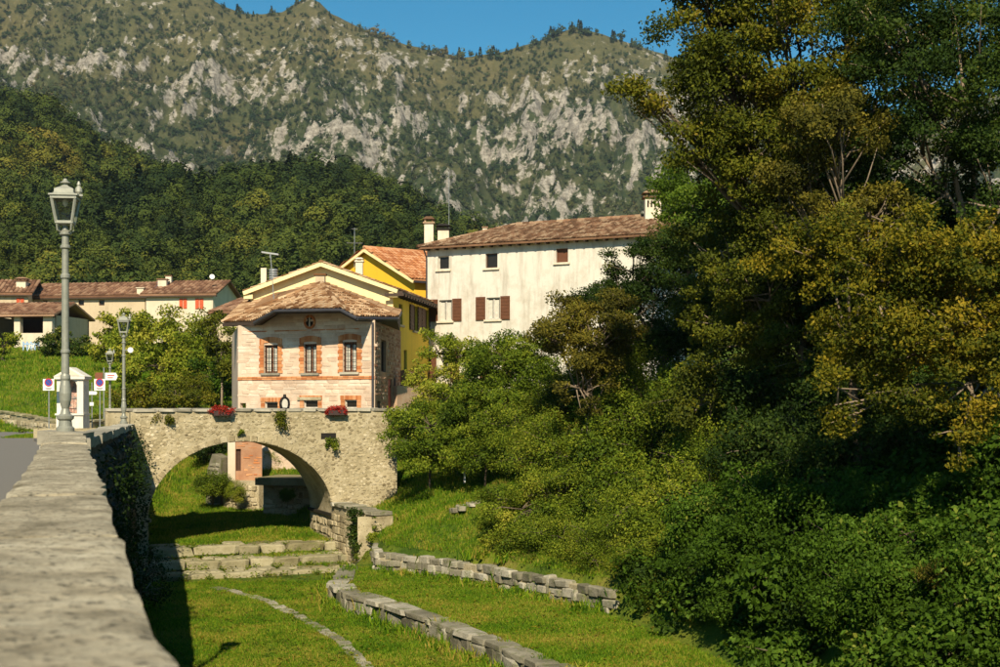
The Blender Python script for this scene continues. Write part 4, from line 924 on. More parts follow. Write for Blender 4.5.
mb = MB(); mb.tube([f7.pt(0.0,zE7-0.05,0.38),f7.pt(0.02,zE7-0.5,0.08),f7.pt(0.02,0,0.08)],0.045,n=6); mb.build('drainpipe','gutter',wh)
mb = MB(); a = f7.S(651); q = f7.pt(a,0,-2.6)
p = P(652.5,219,72.5); chimney(wh,(p.x,p.y,p.z-0.5),0.82,0.7,1.55,'chim','tile_old',ch=0.38,slots=True)
p = P(429,243,77); chimney(wh,(p.x,p.y,p.z-0.3),0.50,0.5,1.35,'chim','tile_old',ch=0.34)
p = P(443.5,240,78); chimney(wh,(p.x,p.y,p.z-0.3),0.62,0.5,0.85,'chim','dark',ch=0.3)
p = P(485,231,77.5); chimney(wh,(p.x,p.y,p.z-0.4),0.26,0.26,0.55,'chim','tile_old',ch=0.1)

# ------------------------------------------------------------------ annex and walls seen through the arch
fa = Face(at_px(229,57.7),at_px(262,58.05))
an = thing('brick_annex','small weathered red brick building seen through the bridge arch','outbuilding',loc_of(fa,-3.2,1.5))
oa = [R_(fa,236,241,449,471)]
wa = wall(an,'brickwall',fa,-3.35,-0.9,oa,0.2); window(an,fa,oa[0],frame='wood')
rubble('face_bricks', wa, fa, -3.3,-0.95,0.26,fa.L,0.26,0.10,'brick', lambda s,z: 0.26<s<fa.L and not (oa[0][0]-.05<s<oa[0][1]+.05 and oa[0][2]-.05<z<oa[0][3]+.05) and random.random()<0.8, 0.012, gap=0.02)
mb = MB(); mb.obox(fa.pt(-0.05,-3.35,0.0),fa.u*0.3,Vector((0,0,2.4)),fa.n*0.06); mb.build('corner_pilaster','farwall2',an)
fb2 = Face(fa.pt(fa.L,0,0),fa.pt(fa.L,0,-0.8)); wall(an,'brickwall',fb2,-3.35,-0.9)
fb3 = Face(fa.pt(0,0,-0.8),fa.pt(0,0,0)); wall(an,'farwall2',fb3,-3.35,-0.9)
mb = MB(); mb.obox(fa.pt(0,-0.9,-0.8),fa.u*fa.L,fa.n*0.8,Vector((0,0,0.1))); mb.build('roof_slab','cap_far',an)
fr = Face(at_px(223,57.8),at_px(259,57.0)); rw = thing('ruined_wall','pale rubble retaining wall below the brick annex, seen through the arch','retaining wall',loc_of(fr,-4.9,0.5))
mb = MB(); mb.prism([fr.pt(0,-5.2),fr.pt(fr.L,-5.2),fr.pt(fr.L,-3.36),fr.pt(0.5,-3.3),fr.pt(0,-3.7)],-fr.n*1.4); mb.build('wall_core','mortar',rw)
rubble('facing_stones',rw,fr,-5.1,-3.36,0,fr.L,0.34,0.2,'rubble',lambda s,z: 0<s<fr.L and z<-3.4,0.05,parts=25)
fst = Face(at_px(205,58.6),at_px(221,58.2)); st = thing('wall_stub','grey weathered stump of wall standing in the grass beyond the arch','ruin',loc_of(fst,-4.6,0.3))
mb = MB(); mb.prism([fst.pt(0,-5.0),fst.pt(fst.L,-5.0),fst.pt(fst.L,-2.4),fst.pt(fst.L*0.45,-2.25),fst.pt(fst.L*0.15,-2.9)],-fst.n*0.6); mb.build('wall_core','lowwall',st)
rubble('facing_stones',st,fst,-4.9,-2.5,0,fst.L,0.30,0.18,'lowwall',lambda s,z: 0.05<s<fst.L-0.03 and z < -2.6-(0.5 if s<0.2*fst.L else 0),0.05)
fsl = Face(at_px(255,55.2),at_px(315,54.6)); ls = thing('stone_ledge','thick flat stone ledge topped with grass under the bridge arch','ledge',loc_of(fsl,-4.6,1))
mb = MB(); mb.obox(fsl.pt(0,-3.36,-2.4),fsl.u*fsl.L,fsl.n*2.4,Vector((0,0,0.30))); mb.build('ledge_slab','step',ls)
mb = MB(); mb.obox(fsl.pt(0.05,-5.2,-2.4),fsl.u*(fsl.L-0.05),fsl.n*1.7,Vector((0,0,1.84))); mb.build('ledge_base','mortar',ls)
fsb = Face(fsl.pt(0.05,0,-0.7),fsl.pt(fsl.L,0,-0.7)); rubble('facing_stones',ls,fsb,-5.1,-3.4,0,fsb.L,0.36,0.22,'rubble',lambda s,z: 0<s<fsb.L and z<-3.42,0.05)
# low cross wall further up the valley
fc = Face(at_px(150,72),at_px(224,76)); cw = thing('valley_wall','low pale stone wall crossing the grass far beyond the arch','low wall',loc_of(fc,-3.6,0.3))
mb = MB(); mb.obox(fc.pt(0,-4.6,-0.5),fc.u*fc.L,fc.n*0.5,Vector((0,0,0.66))); mb.obox(fc.pt(0,-4.6,-6.5),fc.u*fc.L,fc.n*0.5,Vector((0,0,1.55))); mb.build('wall_core','mortar',cw)
rubble('facing_stones',cw,fc,-4.5,-3.95,0,fc.L,0.4,0.22,'rubble',lambda s,z: z<-3.97,0.04)

# ------------------------------------------------------------------ farm buildings on the far slope
def farhouse(name,label,pxa,pxb,Da,Db,ey,ry,depth,mat,zb,wins_=(),rmat='tile_far',sh_=(),win_style=True,over=0.5,cat='house'):
    f = Face(at_px(pxa,Da),at_px(pxb,Db)); t = thing(name,label,cat,loc_of(f,zb,depth/2)); ze = (HY-ey)/F*(Da+Db)/2; dr_ = (Da+Db)/2+depth/2; zr = (HY-ry)/F*dr_
    os_ = [R_(f,*w) for w in wins_]; wall(t,mat,f,zb,ze,os_,0.25)
    for a,b in ((f.pt(0,0,-depth),f.pt(0,0,0)),(f.pt(f.L,0,0),f.pt(f.L,0,-depth))):
        g = Face(a,b); wall(t,mat,g,zb,ze,gable=[(0,ze),(g.L,ze),(g.L/2,zr-0.1)])
    for o in os_: window(t,f,o,mullion=False,frame='wood',fw=0.08)
    for w in sh_:
        r = R_(f,*w); m = (r[0]+r[1])/2; shutter(t,f,r[0],m-0.03,r[2],r[3],'redshutter'); shutter(t,f,m+0.03,r[1],r[2],r[3],'redshutter')
    e0,e1,g0,g1 = f.pt(-over,ze,over),f.pt(f.L+over,ze,over),f.pt(-over,zr,-depth/2),f.pt(f.L+over,zr,-depth/2)
    r = roof(t,[e0,e1,g1,g0],rmat,pitch=0.42,ln=0.6,h=0.09,th=0.2); b0,b1 = f.pt(-over,ze,-depth-over),f.pt(f.L+over,ze,-depth-over); roof(t,[b1,b0,g0,g1],rmat,pitch=0.8,ln=1.2,th=0.2)
    mb = MB(); mb.obox(f.pt(-over,ze-0.32,over*0.4),f.u*(f.L+2*over),f.n*over*0.55,Vector((0,0,0.14))); mb.build('eave_board','eave',r)
    return t,f
t,f = farhouse('farmhouse','long low farmhouse with brown tiled roof and tiny square windows on the far slope',30,145,150,148,296,283,8,'farwall',3.0,[(78.5,84,300,305.5),(99,104.5,300,305.5),(43,47.5,300.5,305)])
p = P(141,296,148); chimney(t,(p.x,p.y,p.z-0.2),0.7,0.7,1.0,'farwall2','farwall2',ch=0.1)
t,f = farhouse('farmhouse','farmhouse at the far left edge with a small dormer chimney on its brown roof',-40,28,146,147,293,280,8,'farwall',3.0,sh_=[(16.5,24,298,304)])
p = P(22.5,286,148.5); chimney(t,(p.x,p.y,p.z-0.5),1.0,1.0,1.0,'farwall2','tile_far',ch=0.35)
t,f = farhouse('farmhouse','farmhouse with red shutters and a roof solar panel, at the right end of its row',146,213,146,145,294,281,8,'farwall2',3.0,sh_=[(179.5,187,298.5,308.5),(195.5,203.5,298.5,309)])
r = f.rect(148,157.5,283,290); mb = MB(); q0 = f.pt(r[0],(HY-290)/F*147.2,-1.2); mb.obox(q0,f.u*1.0,Vector((0,2.2,0.95)),Vector((0,-0.03,0.08))); mb.build('solar_panel','panel',t)
p = P(163,285,148); chimney(t,(p.x,p.y,p.z-0.2),0.9,0.8,0.75,'farwall2','tile_far',ch=0.15)
p = P(169,281,149); chimney(t,(p.x,p.y,p.z-0.2),0.6,0.6,0.7,'chim','tile_far',ch=0.12)
mb = MB(); p = P(212,277,146); mb.lathe([(0.02,0),(0.20,0.05),(0.27,0.11)],14); d = mb.build('satellite_dish','white',t,local=True); d.location = p-wloc(t); d.rotation_euler = (math.radians(75),0,0.3)
t,f = farhouse('farmhouse','brown roofed farmhouse half hidden behind the stone house on the left',216,262,118,116,311,298,8,'farwall',3.0)
# open barn
f = Face(at_px(-22,133),at_px(53,132)); bn = thing('open_barn','open fronted barn with dark bays under a brown tiled roof at the far left','barn',loc_of(f,4,4)); ze = (HY-315)/F*132.5; zr = (HY-303.5)/F*137
for a,b in ((-22,-8),(14,20),(43,52)):
    r = R_(f,a,b,315,356); mb = MB(); mb.obox(f.pt(r[0],3.6,-0.6),f.u*(r[1]-r[0]),f.n*0.6,Vector((0,0,ze-3.6))); mb.build('pillar','farwall2',bn)
r = R_(f,14,52,333,352); mb = MB(); mb.obox(f.pt(r[0],3.4,-0.5),f.u*(r[1]-r[0]),f.n*0.42,Vector((0,0,r[3]-3.4))); mb.build('low_front_wall','farwall2',bn)
mb = MB(); mb.obox(f.pt(0,3.4,-8),f.u*f.L,f.n*0.3,Vector((0,0,ze-3.4))); mb.build('back_wall','wood',bn)
for a in (0,f.L-0.3): mb = MB(); mb.obox(f.pt(a,3.4,-8),f.u*0.3,f.n*7.3,Vector((0,0,ze-3.4))); mb.build('side_wall','farwall',bn)
mb = MB(); mb.obox(f.pt(0,ze-0.25,-0.5),f.u*f.L,f.n*0.3,Vector((0,0,0.25))); mb.build('beam','wood',bn)
roof(bn,[f.pt(-0.5,ze,0.6),f.pt(f.L+0.4,ze,0.6),f.pt(f.L+0.4,zr,-4),f.pt(-0.5,zr,-4)],'tile_far',pitch=0.42,ln=0.6,h=0.09,th=0.18)
roof(bn,[f.pt(f.L+0.4,ze,-8.6),f.pt(-0.5,ze,-8.6),f.pt(-0.5,zr,-4),f.pt(f.L+0.4,zr,-4)],'tile_far',pitch=0.9,ln=1.2,th=0.18)
g = Face(at_px(23.5,124),at_px(39,124)); bg_ = thing('blue_gate','pale blue wooden gate with crossed boards in front of the barn','gate',loc_of(g,3.6,0)); z0,z1 = (HY-356)/F*124,(HY-341.5)/F*124
for k in range(5): mb = MB(); mb.obox(g.pt(g.L*k/4.0-0.06,z0,0),g.u*0.12,g.n*0.06,Vector((0,0,z1-z0))); mb.build('gate_post','bluegate',bg_)
for z in (z0+0.15,z1-0.3): mb = MB(); mb.obox(g.pt(0,z,0.07),g.u*g.L,g.n*0.04,Vector((0,0,0.14))); mb.build('gate_rail','bluegate',bg_)
for a,b in ((0.25,0.5),(0.5,0.75),(0.75,0.5)): mb = MB(); bar(mb,g.pt(g.L*a,z0+0.2,0.13),g.pt(g.L*b,z1-0.2,0.13),0.05,0.09); mb.build('gate_brace','white',bg_)
# ------------------------------------------------------------------ trees, shrubs and creepers
def crown_data(blobs, n, leaf, seed, clump=0.42, gap=0.25, spread=0.62, up=0.25, tbias=0.0, flat=1.0, droop=0.0, layer=0.6):
    """leaves gathered in clumps over a set of ellipsoids; returns leaf quads, tints and clump centres"""
    r = np.random.default_rng(seed); B = np.array(blobs,float); area = (B[:,3]*B[:,4]+B[:,4]*B[:,5]+B[:,3]*B[:,5]); nc = np.maximum(5,(area/(clump**2)*1.15).astype(int))
    C = []; own = []
    for i,b in enumerate(B):
        d = r.normal(0,1,(nc[i]*2,3)); d /= np.linalg.norm(d,axis=1)[:,None]; rad = r.uniform(0.30,1.12,len(d))[:,None]**0.55
        nz = fbm(d[:,0]*1.7+seed*3.1+i,d[:,1]*1.7+d[:,2]*2.3,3); k = nz > (gap-0.5)*0.9; d = d[k][:nc[i]]; rad = rad[k][:nc[i]]*(1+0.25*fbm(d[:,0]*2+i*5,d[:,2]*2+seed,2))[:,None]
        C.append(b[:3]+d*rad*b[3:6]); own += [i]*len(d)
    C = np.concatenate(C); own = np.array(own); csz = r.uniform(0.45,1.5,len(C))*clump; ct = 0.45+0.55*fbm(C[:,0]*0.6+seed,C[:,1]*0.6+C[:,2]*0.8,3)+r.normal(0,0.09,len(C))
    w = csz**2; pick = r.choice(len(C), n, p=w/w.sum()); d = r.normal(0,1,(n,3)); d /= np.linalg.norm(d,axis=1)[:,None]
    p = C[pick]+d*(csz[pick]*r.uniform(0,1,n)**0.5)[:,None]*np.array([1,1,layer*flat])-np.array([0,0,1])*(0.30*csz[pick]*r.uniform(0,1,n)**2)[:,None]; p[:,2] -= droop*r.uniform(0,1,n)**2
    out = p-B[own[pick],:3]; out /= np.maximum(np.linalg.norm(out,axis=1),1e-3)[:,None]
    nr = out*0.55+np.array([0,0,up])+r.normal(0,spread,(n,3)); nr /= np.linalg.norm(nr,axis=1)[:,None]
    a = np.cross(nr, r.normal(0,1,(n,3))); a /= np.linalg.norm(a,axis=1)[:,None]; b = np.cross(nr,a); s = (leaf*r.uniform(0.55,1.25,n))[:,None]
    V = np.stack([p-a*s*0.5, p+b*s*0.3+a*s*0.05, p+a*s*0.55, p-b*s*0.3+a*s*0.05],1).reshape(-1,3)
    T = np.clip(np.repeat(ct[pick]+r.normal(0,0.13,n)+tbias,4),0,1); return V, np.arange(n*4).reshape(-1,4), T, C, own
def plant(name, label, cat, base, blobs, n, leaf, mat, seed, trunk=0.14, group=None, twigs=60, bark='bark', limb=True, tw_r=0.012, **k):
    """blobs in world coordinates; base is where the stem meets the ground"""
    t = thing(name, label, cat, base, 0, group); b0 = np.array(base); bl = [tuple(np.array(b[:3])-b0)+tuple(b[3:]) for b in blobs]
    V,Fq,T,C,own = crown_data(bl, n, leaf, seed, **k)
    npmesh('crown' if trunk > 0.06 else 'foliage', V, Fq, mat, t, T)
    r = random.Random(seed); mb = MB()
    cz = np.mean([b[2] for b in bl]); fork = Vector((np.mean([b[0] for b in bl])*0.35,np.mean([b[1] for b in bl])*0.35,max(0.25,cz*0.45)))
    if trunk: mb.tube([(0,0,-0.4),(fork.x*0.3+r.uniform(-.1,.1)*trunk*4,fork.y*0.3,fork.z*0.5),fork], trunk, trunk*0.7, 8)
    for i,b in enumerate(bl):
        if not trunk: break
        c = Vector(b[:3]); m = fork.lerp(c,0.5)+Vector((r.uniform(-.3,.3),r.uniform(-.3,.3),r.uniform(0,.3)))*min(b[3],1); mb.tube([fork,m,c], trunk*0.36, trunk*0.10, 6)
        js = [j for j in range(len(C)) if own[j]==i]; r.shuffle(js)
        for j in js[:max(3,int(twigs/len(bl)))]:
            e = Vector(C[j]); s = m.lerp(c,r.random()); mid = s.lerp(e,0.55)+Vector((r.uniform(-.15,.15),r.uniform(-.15,.15),r.uniform(-.05,.2)))*b[3]*0.5; mb.tube([s,mid,e+(e-mid)*0.15], max(tw_r*2.2,trunk*0.14), tw_r*0.5, 4)
    if mb.v: mb.build('trunk' if trunk > 0.06 else 'stems', bark, t, local=True, smooth=True)
    return t
def Bp(px, py, D, rx, ry=None, rz=None): p = P(px,py,D); return (p.x,p.y,p.z,rx,ry or rx,rz or rx)
def ground_at(px, D, dx=0): x,_ = at_px(px,D); return (x+dx, D, float(height(x+dx,D)))

# big trees on the right bank
plant('overhanging_tree','tall olive green tree leaning over from the right, its tips against the sky','tree',ground_at(860,36),
      [Bp(800,50,34,2.4,2.4,1.7),Bp(705,15,34,1.15,1.2,0.8),Bp(742,62,33.5,1.25,1.2,0.9),Bp(722,122,34,0.8,0.9,0.6),Bp(655,96,34,0.85,0.6,0.30),Bp(632,88,34,0.45,0.4,0.16),Bp(690,118,34,0.6,0.6,0.4),Bp(712,150,34.3,0.7,0.7,0.5),Bp(735,160,34,0.8,0.8,0.6),Bp(690,75,34,0.7,0.6,0.45),Bp(700,-20,34,0.9,0.9,0.6),Bp(860,-60,35,3.0,2.6,1.8),Bp(745,-30,34,1.5),Bp(880,90,33,2.0,1.8,1.5),Bp(760,150,34,1.1,1.2,0.9),Bp(700,60,33.8,0.8,0.9,0.6),Bp(815,120,33.5,1.5,1.3,1.0),Bp(690,150,34,0.55,0.6,0.4),Bp(770,-10,33,1.4,1.3,1.0),Bp(930,20,33,1.8,1.6,1.4),Bp(760,100,35,1.3,1.2,1.2),Bp(740,180,35,1.2,1.2,1.0),Bp(800,200,35,1.4,1.3,1.2),Bp(850,150,34,1.4,1.3,1.2),Bp(715,70,35,1.0,1.0,0.9)],
      160000,0.095,'lf_olive',11,0.26,twigs=150,clump=0.40,gap=0.45,tbias=0.02,limb=True)
plant('dark_tree','tall dark leaved tree filling the upper right corner','tree',ground_at(1000,31),
      [Bp(960,60,30,2.3,2.0,1.9),Bp(920,150,30,1.5,1.4,1.2),Bp(1010,190,29.5,1.6,1.5,1.4),Bp(840,200,31,1.3,1.3,1.0),Bp(1080,60,30,2.3),Bp(900,20,30,1.4,1.3,1.2),Bp(880,230,30,1.2,1.1,0.9),Bp(985,260,29,1.3,1.1,0.9)],
      80000,0.09,'lf_dark',12,0.24,twigs=110,clump=0.42,gap=0.42,tbias=0.08,bark='twig')
plant('golden_tree','spreading tree with golden yellow autumn leaves above a dark hollow at the right','tree',ground_at(1020,27.5),
      [Bp(880,262,24.5,1.55,1.2,0.75),Bp(960,280,24,1.3,1.2,0.85),Bp(905,345,24,1.15,0.9,0.65),Bp(965,385,23.6,0.8,0.8,0.7),Bp(985,330,24,1.0,1.0,0.8),Bp(835,405,24,0.30,0.35,0.75),Bp(842,330,24.4,0.55,0.6,0.6),Bp(955,445,23.6,0.35,0.4,0.35),Bp(805,250,25,0.8,0.8,0.5),Bp(925,240,24,1.2,1.0,0.6),Bp(1000,250,24,1.0,1.0,0.7),Bp(870,300,24,1.0,0.9,0.7),Bp(940,325,23.8,1.1,0.9,0.6),Bp(905,395,24,0.7,0.6,0.45)],
      64000,0.075,'lf_yellow',13,0.13,twigs=110,clump=0.27,gap=0.45,bark='twig')
plant('russet_tree','brownish russet leaved tree with thin pale twigs in the middle of the green bank','tree',ground_at(590,43),
      [Bp(590,335,42,1.35,1.2,1.1),Bp(555,322,42,0.9,0.9,0.7),Bp(620,318,42.5,0.9,1.0,1.0),Bp(575,385,41.6,1.1,1.0,0.9)],
      32000,0.085,'lf_russet',14,0.10,twigs=160,clump=0.33,gap=0.5,bark='twig',tw_r=0.014)
plant('dark_evergreen','dark pointed evergreen in front of the right end of the white house','tree',ground_at(660,46),
      [Bp(632,268,45,0.85,0.9,1.3),Bp(655,300,45,1.2,1.1,1.3),Bp(618,290,45.5,0.7,0.8,0.9),Bp(690,270,45,1.0,1.0,1.1),Bp(735,300,43,1.7,1.4,1.5)],
      42000,0.085,'lf_dark',15,0.16,twigs=60,clump=0.33,gap=0.35)
plant('bright_tree','fresh bright green tree standing behind the roof chimney of the white house','tree',(9.8,66,1.5),
      [Bp(690,190,63,1.7,1.7,1.4),Bp(735,195,62,1.9,1.7,1.5),Bp(674,180,64,0.7,0.7,0.6),Bp(720,225,62,2.0,1.8,1.5)],
      30000,0.15,'lf_bright',16,0.2,twigs=50,clump=0.6,gap=0.4)
plant('shadowy_tree','shadowy olive tree behind the golden tree, filling the middle of the right side','tree',ground_at(800,36),
      [Bp(780,215,35,1.7,1.5,1.3),Bp(850,230,34,1.6,1.4,1.2),Bp(740,330,36,1.5,1.4,1.4),Bp(800,340,35,1.5,1.3,1.3),Bp(700,400,37,1.3,1.2,1.0),Bp(770,290,35,1.5,1.3,1.2),Bp(720,250,36,1.3,1.2,1.2)],
      62000,0.09,'lf_olive',17,0.2,twigs=110,clump=0.38,gap=0.45,tbias=-0.12,bark='twig')
plant('reddish_tree','tree with reddish brown leaves hanging between the dark tree and the golden tree','tree',ground_at(860,30),
      [Bp(830,120,29.5,1.2,1.1,1.0),Bp(870,215,29,1.1,1.0,0.7),Bp(800,180,30,0.8,0.9,0.7)],26000,0.08,'lf_russet',18,0.1,twigs=90,clump=0.3,gap=0.5,bark='twig')
plant('yellow_green_tree','airy yellow green young tree in front of the lower windows of the white house','tree',ground_at(447,54),
      [Bp(440,345,53,1.0,0.9,0.7),Bp(465,352,53,0.8,0.8,0.6),Bp(425,375,52.5,0.8,0.8,0.6),Bp(455,385,52,1.1,0.9,0.7),Bp(480,365,52,1.0,0.9,0.7),Bp(445,400,50,1.2,1.0,0.7)],
      24000,0.085,'lf_green',19,0.07,twigs=70,clump=0.3,gap=0.55,tbias=0.22)
plant('round_green_tree','rounded mid green tree right of the white house windows','tree',ground_at(510,48),
      [Bp(512,362,47,1.3,1.2,1.0),Bp(480,385,47,1.0,1.0,0.8),Bp(545,385,46,1.0,1.0,0.9),Bp(510,345,48,0.9,0.8,0.5),Bp(545,355,47,1.1,1.0,0.9),Bp(500,405,46,1.2,1.0,0.8)],
      42000,0.085,'lf_green',20,0.10,twigs=50,clump=0.33,gap=0.3,tbias=-0.05)
plant('bridge_end_bush','large leafy green bush hiding the right end of the bridge','bush',ground_at(430,48.5),
      [Bp(430,425,47.5,1.35,1.1,1.0),Bp(405,440,47.5,0.7,0.8,0.8),Bp(470,430,47,1.2,1.1,1.0),Bp(440,455,47,1.2,1.0,0.6),Bp(410,412,48.5,0.7,0.7,0.5)],
      34000,0.085,'lf_green',21,0.05,layer=0.7,twigs=60,clump=0.33,gap=0.3,tbias=0.02)
plant('feathery_bush','feathery bright green bush leaning over the end of the rubble bank wall','bush',ground_at(535,41.5),
      [Bp(525,520,40.5,1.2,1.1,1.0),Bp(555,500,41,1.2,1.1,0.9),Bp(500,500,41.5,0.8,0.8,0.7),Bp(570,545,39.5,1.1,1.0,0.8),Bp(530,560,39.8,0.8,0.7,0.5)],
      40000,0.07,'lf_green',22,0.05,layer=0.65,twigs=60,clump=0.32,gap=0.3,tbias=0.08)
# bushes of the bank: a few grown forms, copied with their own turn and size
def bush_form(seed, mat, n, leaf, sq=0.85, tb=0.0, name='bush', cl=0.26):
    r = random.Random(seed); bl = [(r.uniform(-.45,.45),r.uniform(-.45,.45),r.uniform(0.35,0.85),r.uniform(.45,.7),r.uniform(.45,.7),r.uniform(.38,.6)*sq) for _ in range(6)]
    return plant(name,'x','bush',(0,0,0),bl,n,leaf,mat,seed,0.035,twigs=36,layer=0.75,clump=cl,gap=0.35,tbias=tb,tw_r=0.006)
forms = {'g':[bush_form(31,'lf_green',14000,0.06,0.85,0.02),bush_form(32,'lf_green',14000,0.045,1.0,0.09)],
         'd':[bush_form(33,'lf_deep',14000,0.065),bush_form(34,'lf_deep',14000,0.065,0.9,0.1),bush_form(38,'lf_deep',6500,0.115,0.8,0.2)],
         'k':[bush_form(35,'lf_dark',12000,0.06)], 'o':[bush_form(36,'lf_olive',12000,0.06)], 'r':[bush_form(37,'lf_russet',5000,0.06)]}
used = set()
GL = {'g':('leafy green bush crowding the middle of the right bank','green bushes on the middle of the bank'),
      'd':('deep green bush of the shaded undergrowth at the lower right','deep green bushes at the lower right'),
      'k':('dark bush in the shade between the bank trees','dark bushes between the bank trees'),
      'o':('olive bush growing among the bank trees','olive bushes among the bank trees')}
def put(kind, px, py, D, r, label=None, zoff=None, name=None):
    lst = forms[kind]; k = random.randrange(len(lst)); src = lst[k]
    if (kind,k) in used: t = copy_tree(src)
    else: t = src; used.add((kind,k))
    p = P(px,py,D); z = max(p.z-0.6*r, float(height(p.x,p.y))-0.25) if zoff is None else p.z-0.6*r; t.location = (p.x,p.y,z); t.rotation_euler = (0,0,random.uniform(0,6.28)); t.scale = (r,r,r*random.uniform(0.85,1.1))
    if label: t['label'] = label; 
    else: t['label'] = GL[kind][0]; t['group'] = GL[kind][1]
    if label and 'group' in t: del t['group']
    if name: t.name = name
    return t
for a in [('g',600,450,42,1.7),('g',650,430,42,1.6),('g',560,440,43,1.5),('g',640,500,38.5,1.6),('g',600,510,39,1.5),('g',620,560,36.5,1.4),('g',670,560,35,1.5),('g',690,500,36,1.5),('g',710,450,37,1.5),
          ('g',510,430,45,1.4),('g',535,470,43,1.3),('g',485,450,46,1.2),('g',650,600,34,1.0),('g',580,480,41,1.3),('g',520,548,39.6,1.0),('g',556,572,37.8,1.1),('g',600,590,36,1.0),('g',500,525,41,0.8),('g',628,602,35.2,0.7),('g',655,628,32.8,0.6),('g',690,640,31.2,0.6),('g',585,385,45,1.3),('o',620,372,46,1.2),('g',555,405,45,1.2),('o',770,560,29.5,0.6),('g',830,610,26,0.6),('g',915,590,23.5,0.55),('o',985,610,21.8,0.5),('g',700,590,32.5,0.7),('g',690,390,40,1.5),('g',750,420,37,1.5),('g',645,380,43,1.4),('g',610,400,43,1.4),
          ('d',720,560,32,1.5),('d',700,620,31,1.1),('d',760,600,29,1.3),('d',760,520,32,1.5),('d',800,560,28.5,1.4),('d',740,655,28.5,1.0),('d',800,640,26.5,1.2),('d',850,590,25.5,1.3),('d',860,650,24,1.1),('d',900,560,25,1.3),('d',910,630,23,1.2),
          ('d',960,600,22.5,1.2),('d',960,660,21,1.1),('d',1000,560,23,1.3),('d',1010,640,21,1.2),('d',850,530,28,1.3),('d',940,520,26,1.3),('d',1040,500,25,1.4),('d',800,690,25,1.1),('d',900,700,22,1.1),
          ('k',830,470,31,1.5),('k',880,470,30,1.5),('k',780,460,34,1.6),('k',930,470,29,1.5),('k',860,410,32,1.5),('k',910,400,31,1.5),('k',700,340,42,1.7),('k',990,450,28,1.5),('k',770,390,36,1.7),
          ('k',640,350,47,1.6),('k',690,250,46,1.6),('k',740,250,42,1.9),('k',900,230,33,2.0),('k',980,250,32,2.0),('k',820,300,36,2.0),('k',880,320,34,2.0),('k',600,300,52,1.4),('k',1030,330,30,2.0),('k',1040,420,28,1.8),
          ('o',560,400,44.5,1.2),('o',680,450,39,1.1),('o',720,300,40,1.5),('o',850,350,29,1.1),('o',780,280,38,1.6),('o',660,240,47,0.9)]:
    put(*a)
put('r',745,535,31,0.7,'rust brown withered shrub among the deep green undergrowth, left of the dark hollow')
put('r',950,570,22,0.55,'small rust brown withered plant near the right edge of the undergrowth')
# left side and behind the bridge
plant('willow','broad yellow green willow like tree below the row of farmhouses','tree',ground_at(175,86),
      [Bp(172,335,86,2.4,2.2,1.5),Bp(150,365,85,2.0,2.0,1.5),Bp(195,365,85,1.9,1.8,1.5),Bp(140,330,88,1.6,1.6,1.1),Bp(205,335,88,1.4,1.4,1.2),Bp(165,395,84,2.4,1.8,1.0)],
      30000,0.18,'lf_green',41,0.2,twigs=60,clump=0.6,gap=0.4,tbias=0.22,layer=0.7)
plant('young_tree','lighter yellow green tree in front of the pale farmhouse wall','tree',ground_at(122,96),
      [Bp(118,328,96,1.5,1.5,1.0),Bp(130,345,95,1.5,1.5,1.2),Bp(105,345,97,1.2,1.2,1.0)],7500,0.22,'lf_green',42,0.12,twigs=40,clump=0.5,gap=0.5,tbias=0.25)
plant('clipped_shrub','dense rounded dark green shrub beside the blue gate','shrub',ground_at(66,117),
      [Bp(64,342,117,2.0,1.6,1.3),Bp(48,345,117,1.0,1.0,0.9),Bp(80,345,117,1.1,1.1,1.0)],8000,0.20,'lf_dark',43,0.1,twigs=20,clump=0.45,gap=0.15,tbias=0.3)
plant('slope_bush','bushy green shrub at the far left edge below the barn','shrub',ground_at(5,112),
      [Bp(2,345,112,1.6,1.5,1.2),Bp(-25,350,112,2.0,1.6,1.4),Bp(12,366,110,1.0,1.0,0.5)],7000,0.2,'lf_green',44,0.1,twigs=20,clump=0.45,gap=0.3,tbias=0.05)
plant('orchard_tree','thin sparse tree with pale stems just left of the stone house','tree',ground_at(222,80),
      [Bp(222,335,80,1.0,1.0,1.2),Bp(230,365,79,0.9,0.9,1.0),Bp(214,318,80,0.8,0.8,0.6)],5000,0.16,'lf_olive',45,0.08,twigs=60,clump=0.4,gap=0.5,bark='twig')
plant('low_dark_shrub','low dark green shrub on the grass left of the stone house','shrub',ground_at(222,84,),
      [Bp(222,385,82,1.3,1.2,0.9),Bp(205,372,84,1.2,1.2,0.8)],5500,0.17,'lf_deep',46,0.05,twigs=20,clump=0.4,gap=0.25,tbias=0.1)
plant('hedge_bush','brown green thicket behind the left half of the bridge parapet','bush',ground_at(160,72),
      [Bp(150,398,72,1.5,1.2,0.8),Bp(185,395,72,1.4,1.2,0.9),Bp(125,402,72,0.9,1.0,0.6)],10000,0.13,'lf_olive',47,0.05,twigs=60,clump=0.4,gap=0.35,tbias=0.1,bark='twig')
for i,(px,py,D,r,kd,lb_) in enumerate([(213,482,57.2,0.95,'g','bush growing against the grey wall stump beyond the arch'),(236,492,56.6,0.55,'g','small clump of ivy on the ruined wall below the brick annex'),(282,463,60.5,0.8,'g','sunlit bush glimpsed between the annex and the vault of the arch'),
        (195,450,70,1.5,'g','bush on the far bank at the left inside the arch'),(288,495,54.3,0.4,'d','small creeper on the lit base of the stone ledge'),(212,452,66,1.4,'k','dark bush at the top left inside the arch'),(178,462,80,1.6,'o','olive bush far up the valley through the arch')]):
    put(kd,px,py,D,r,lb_,name='bush')
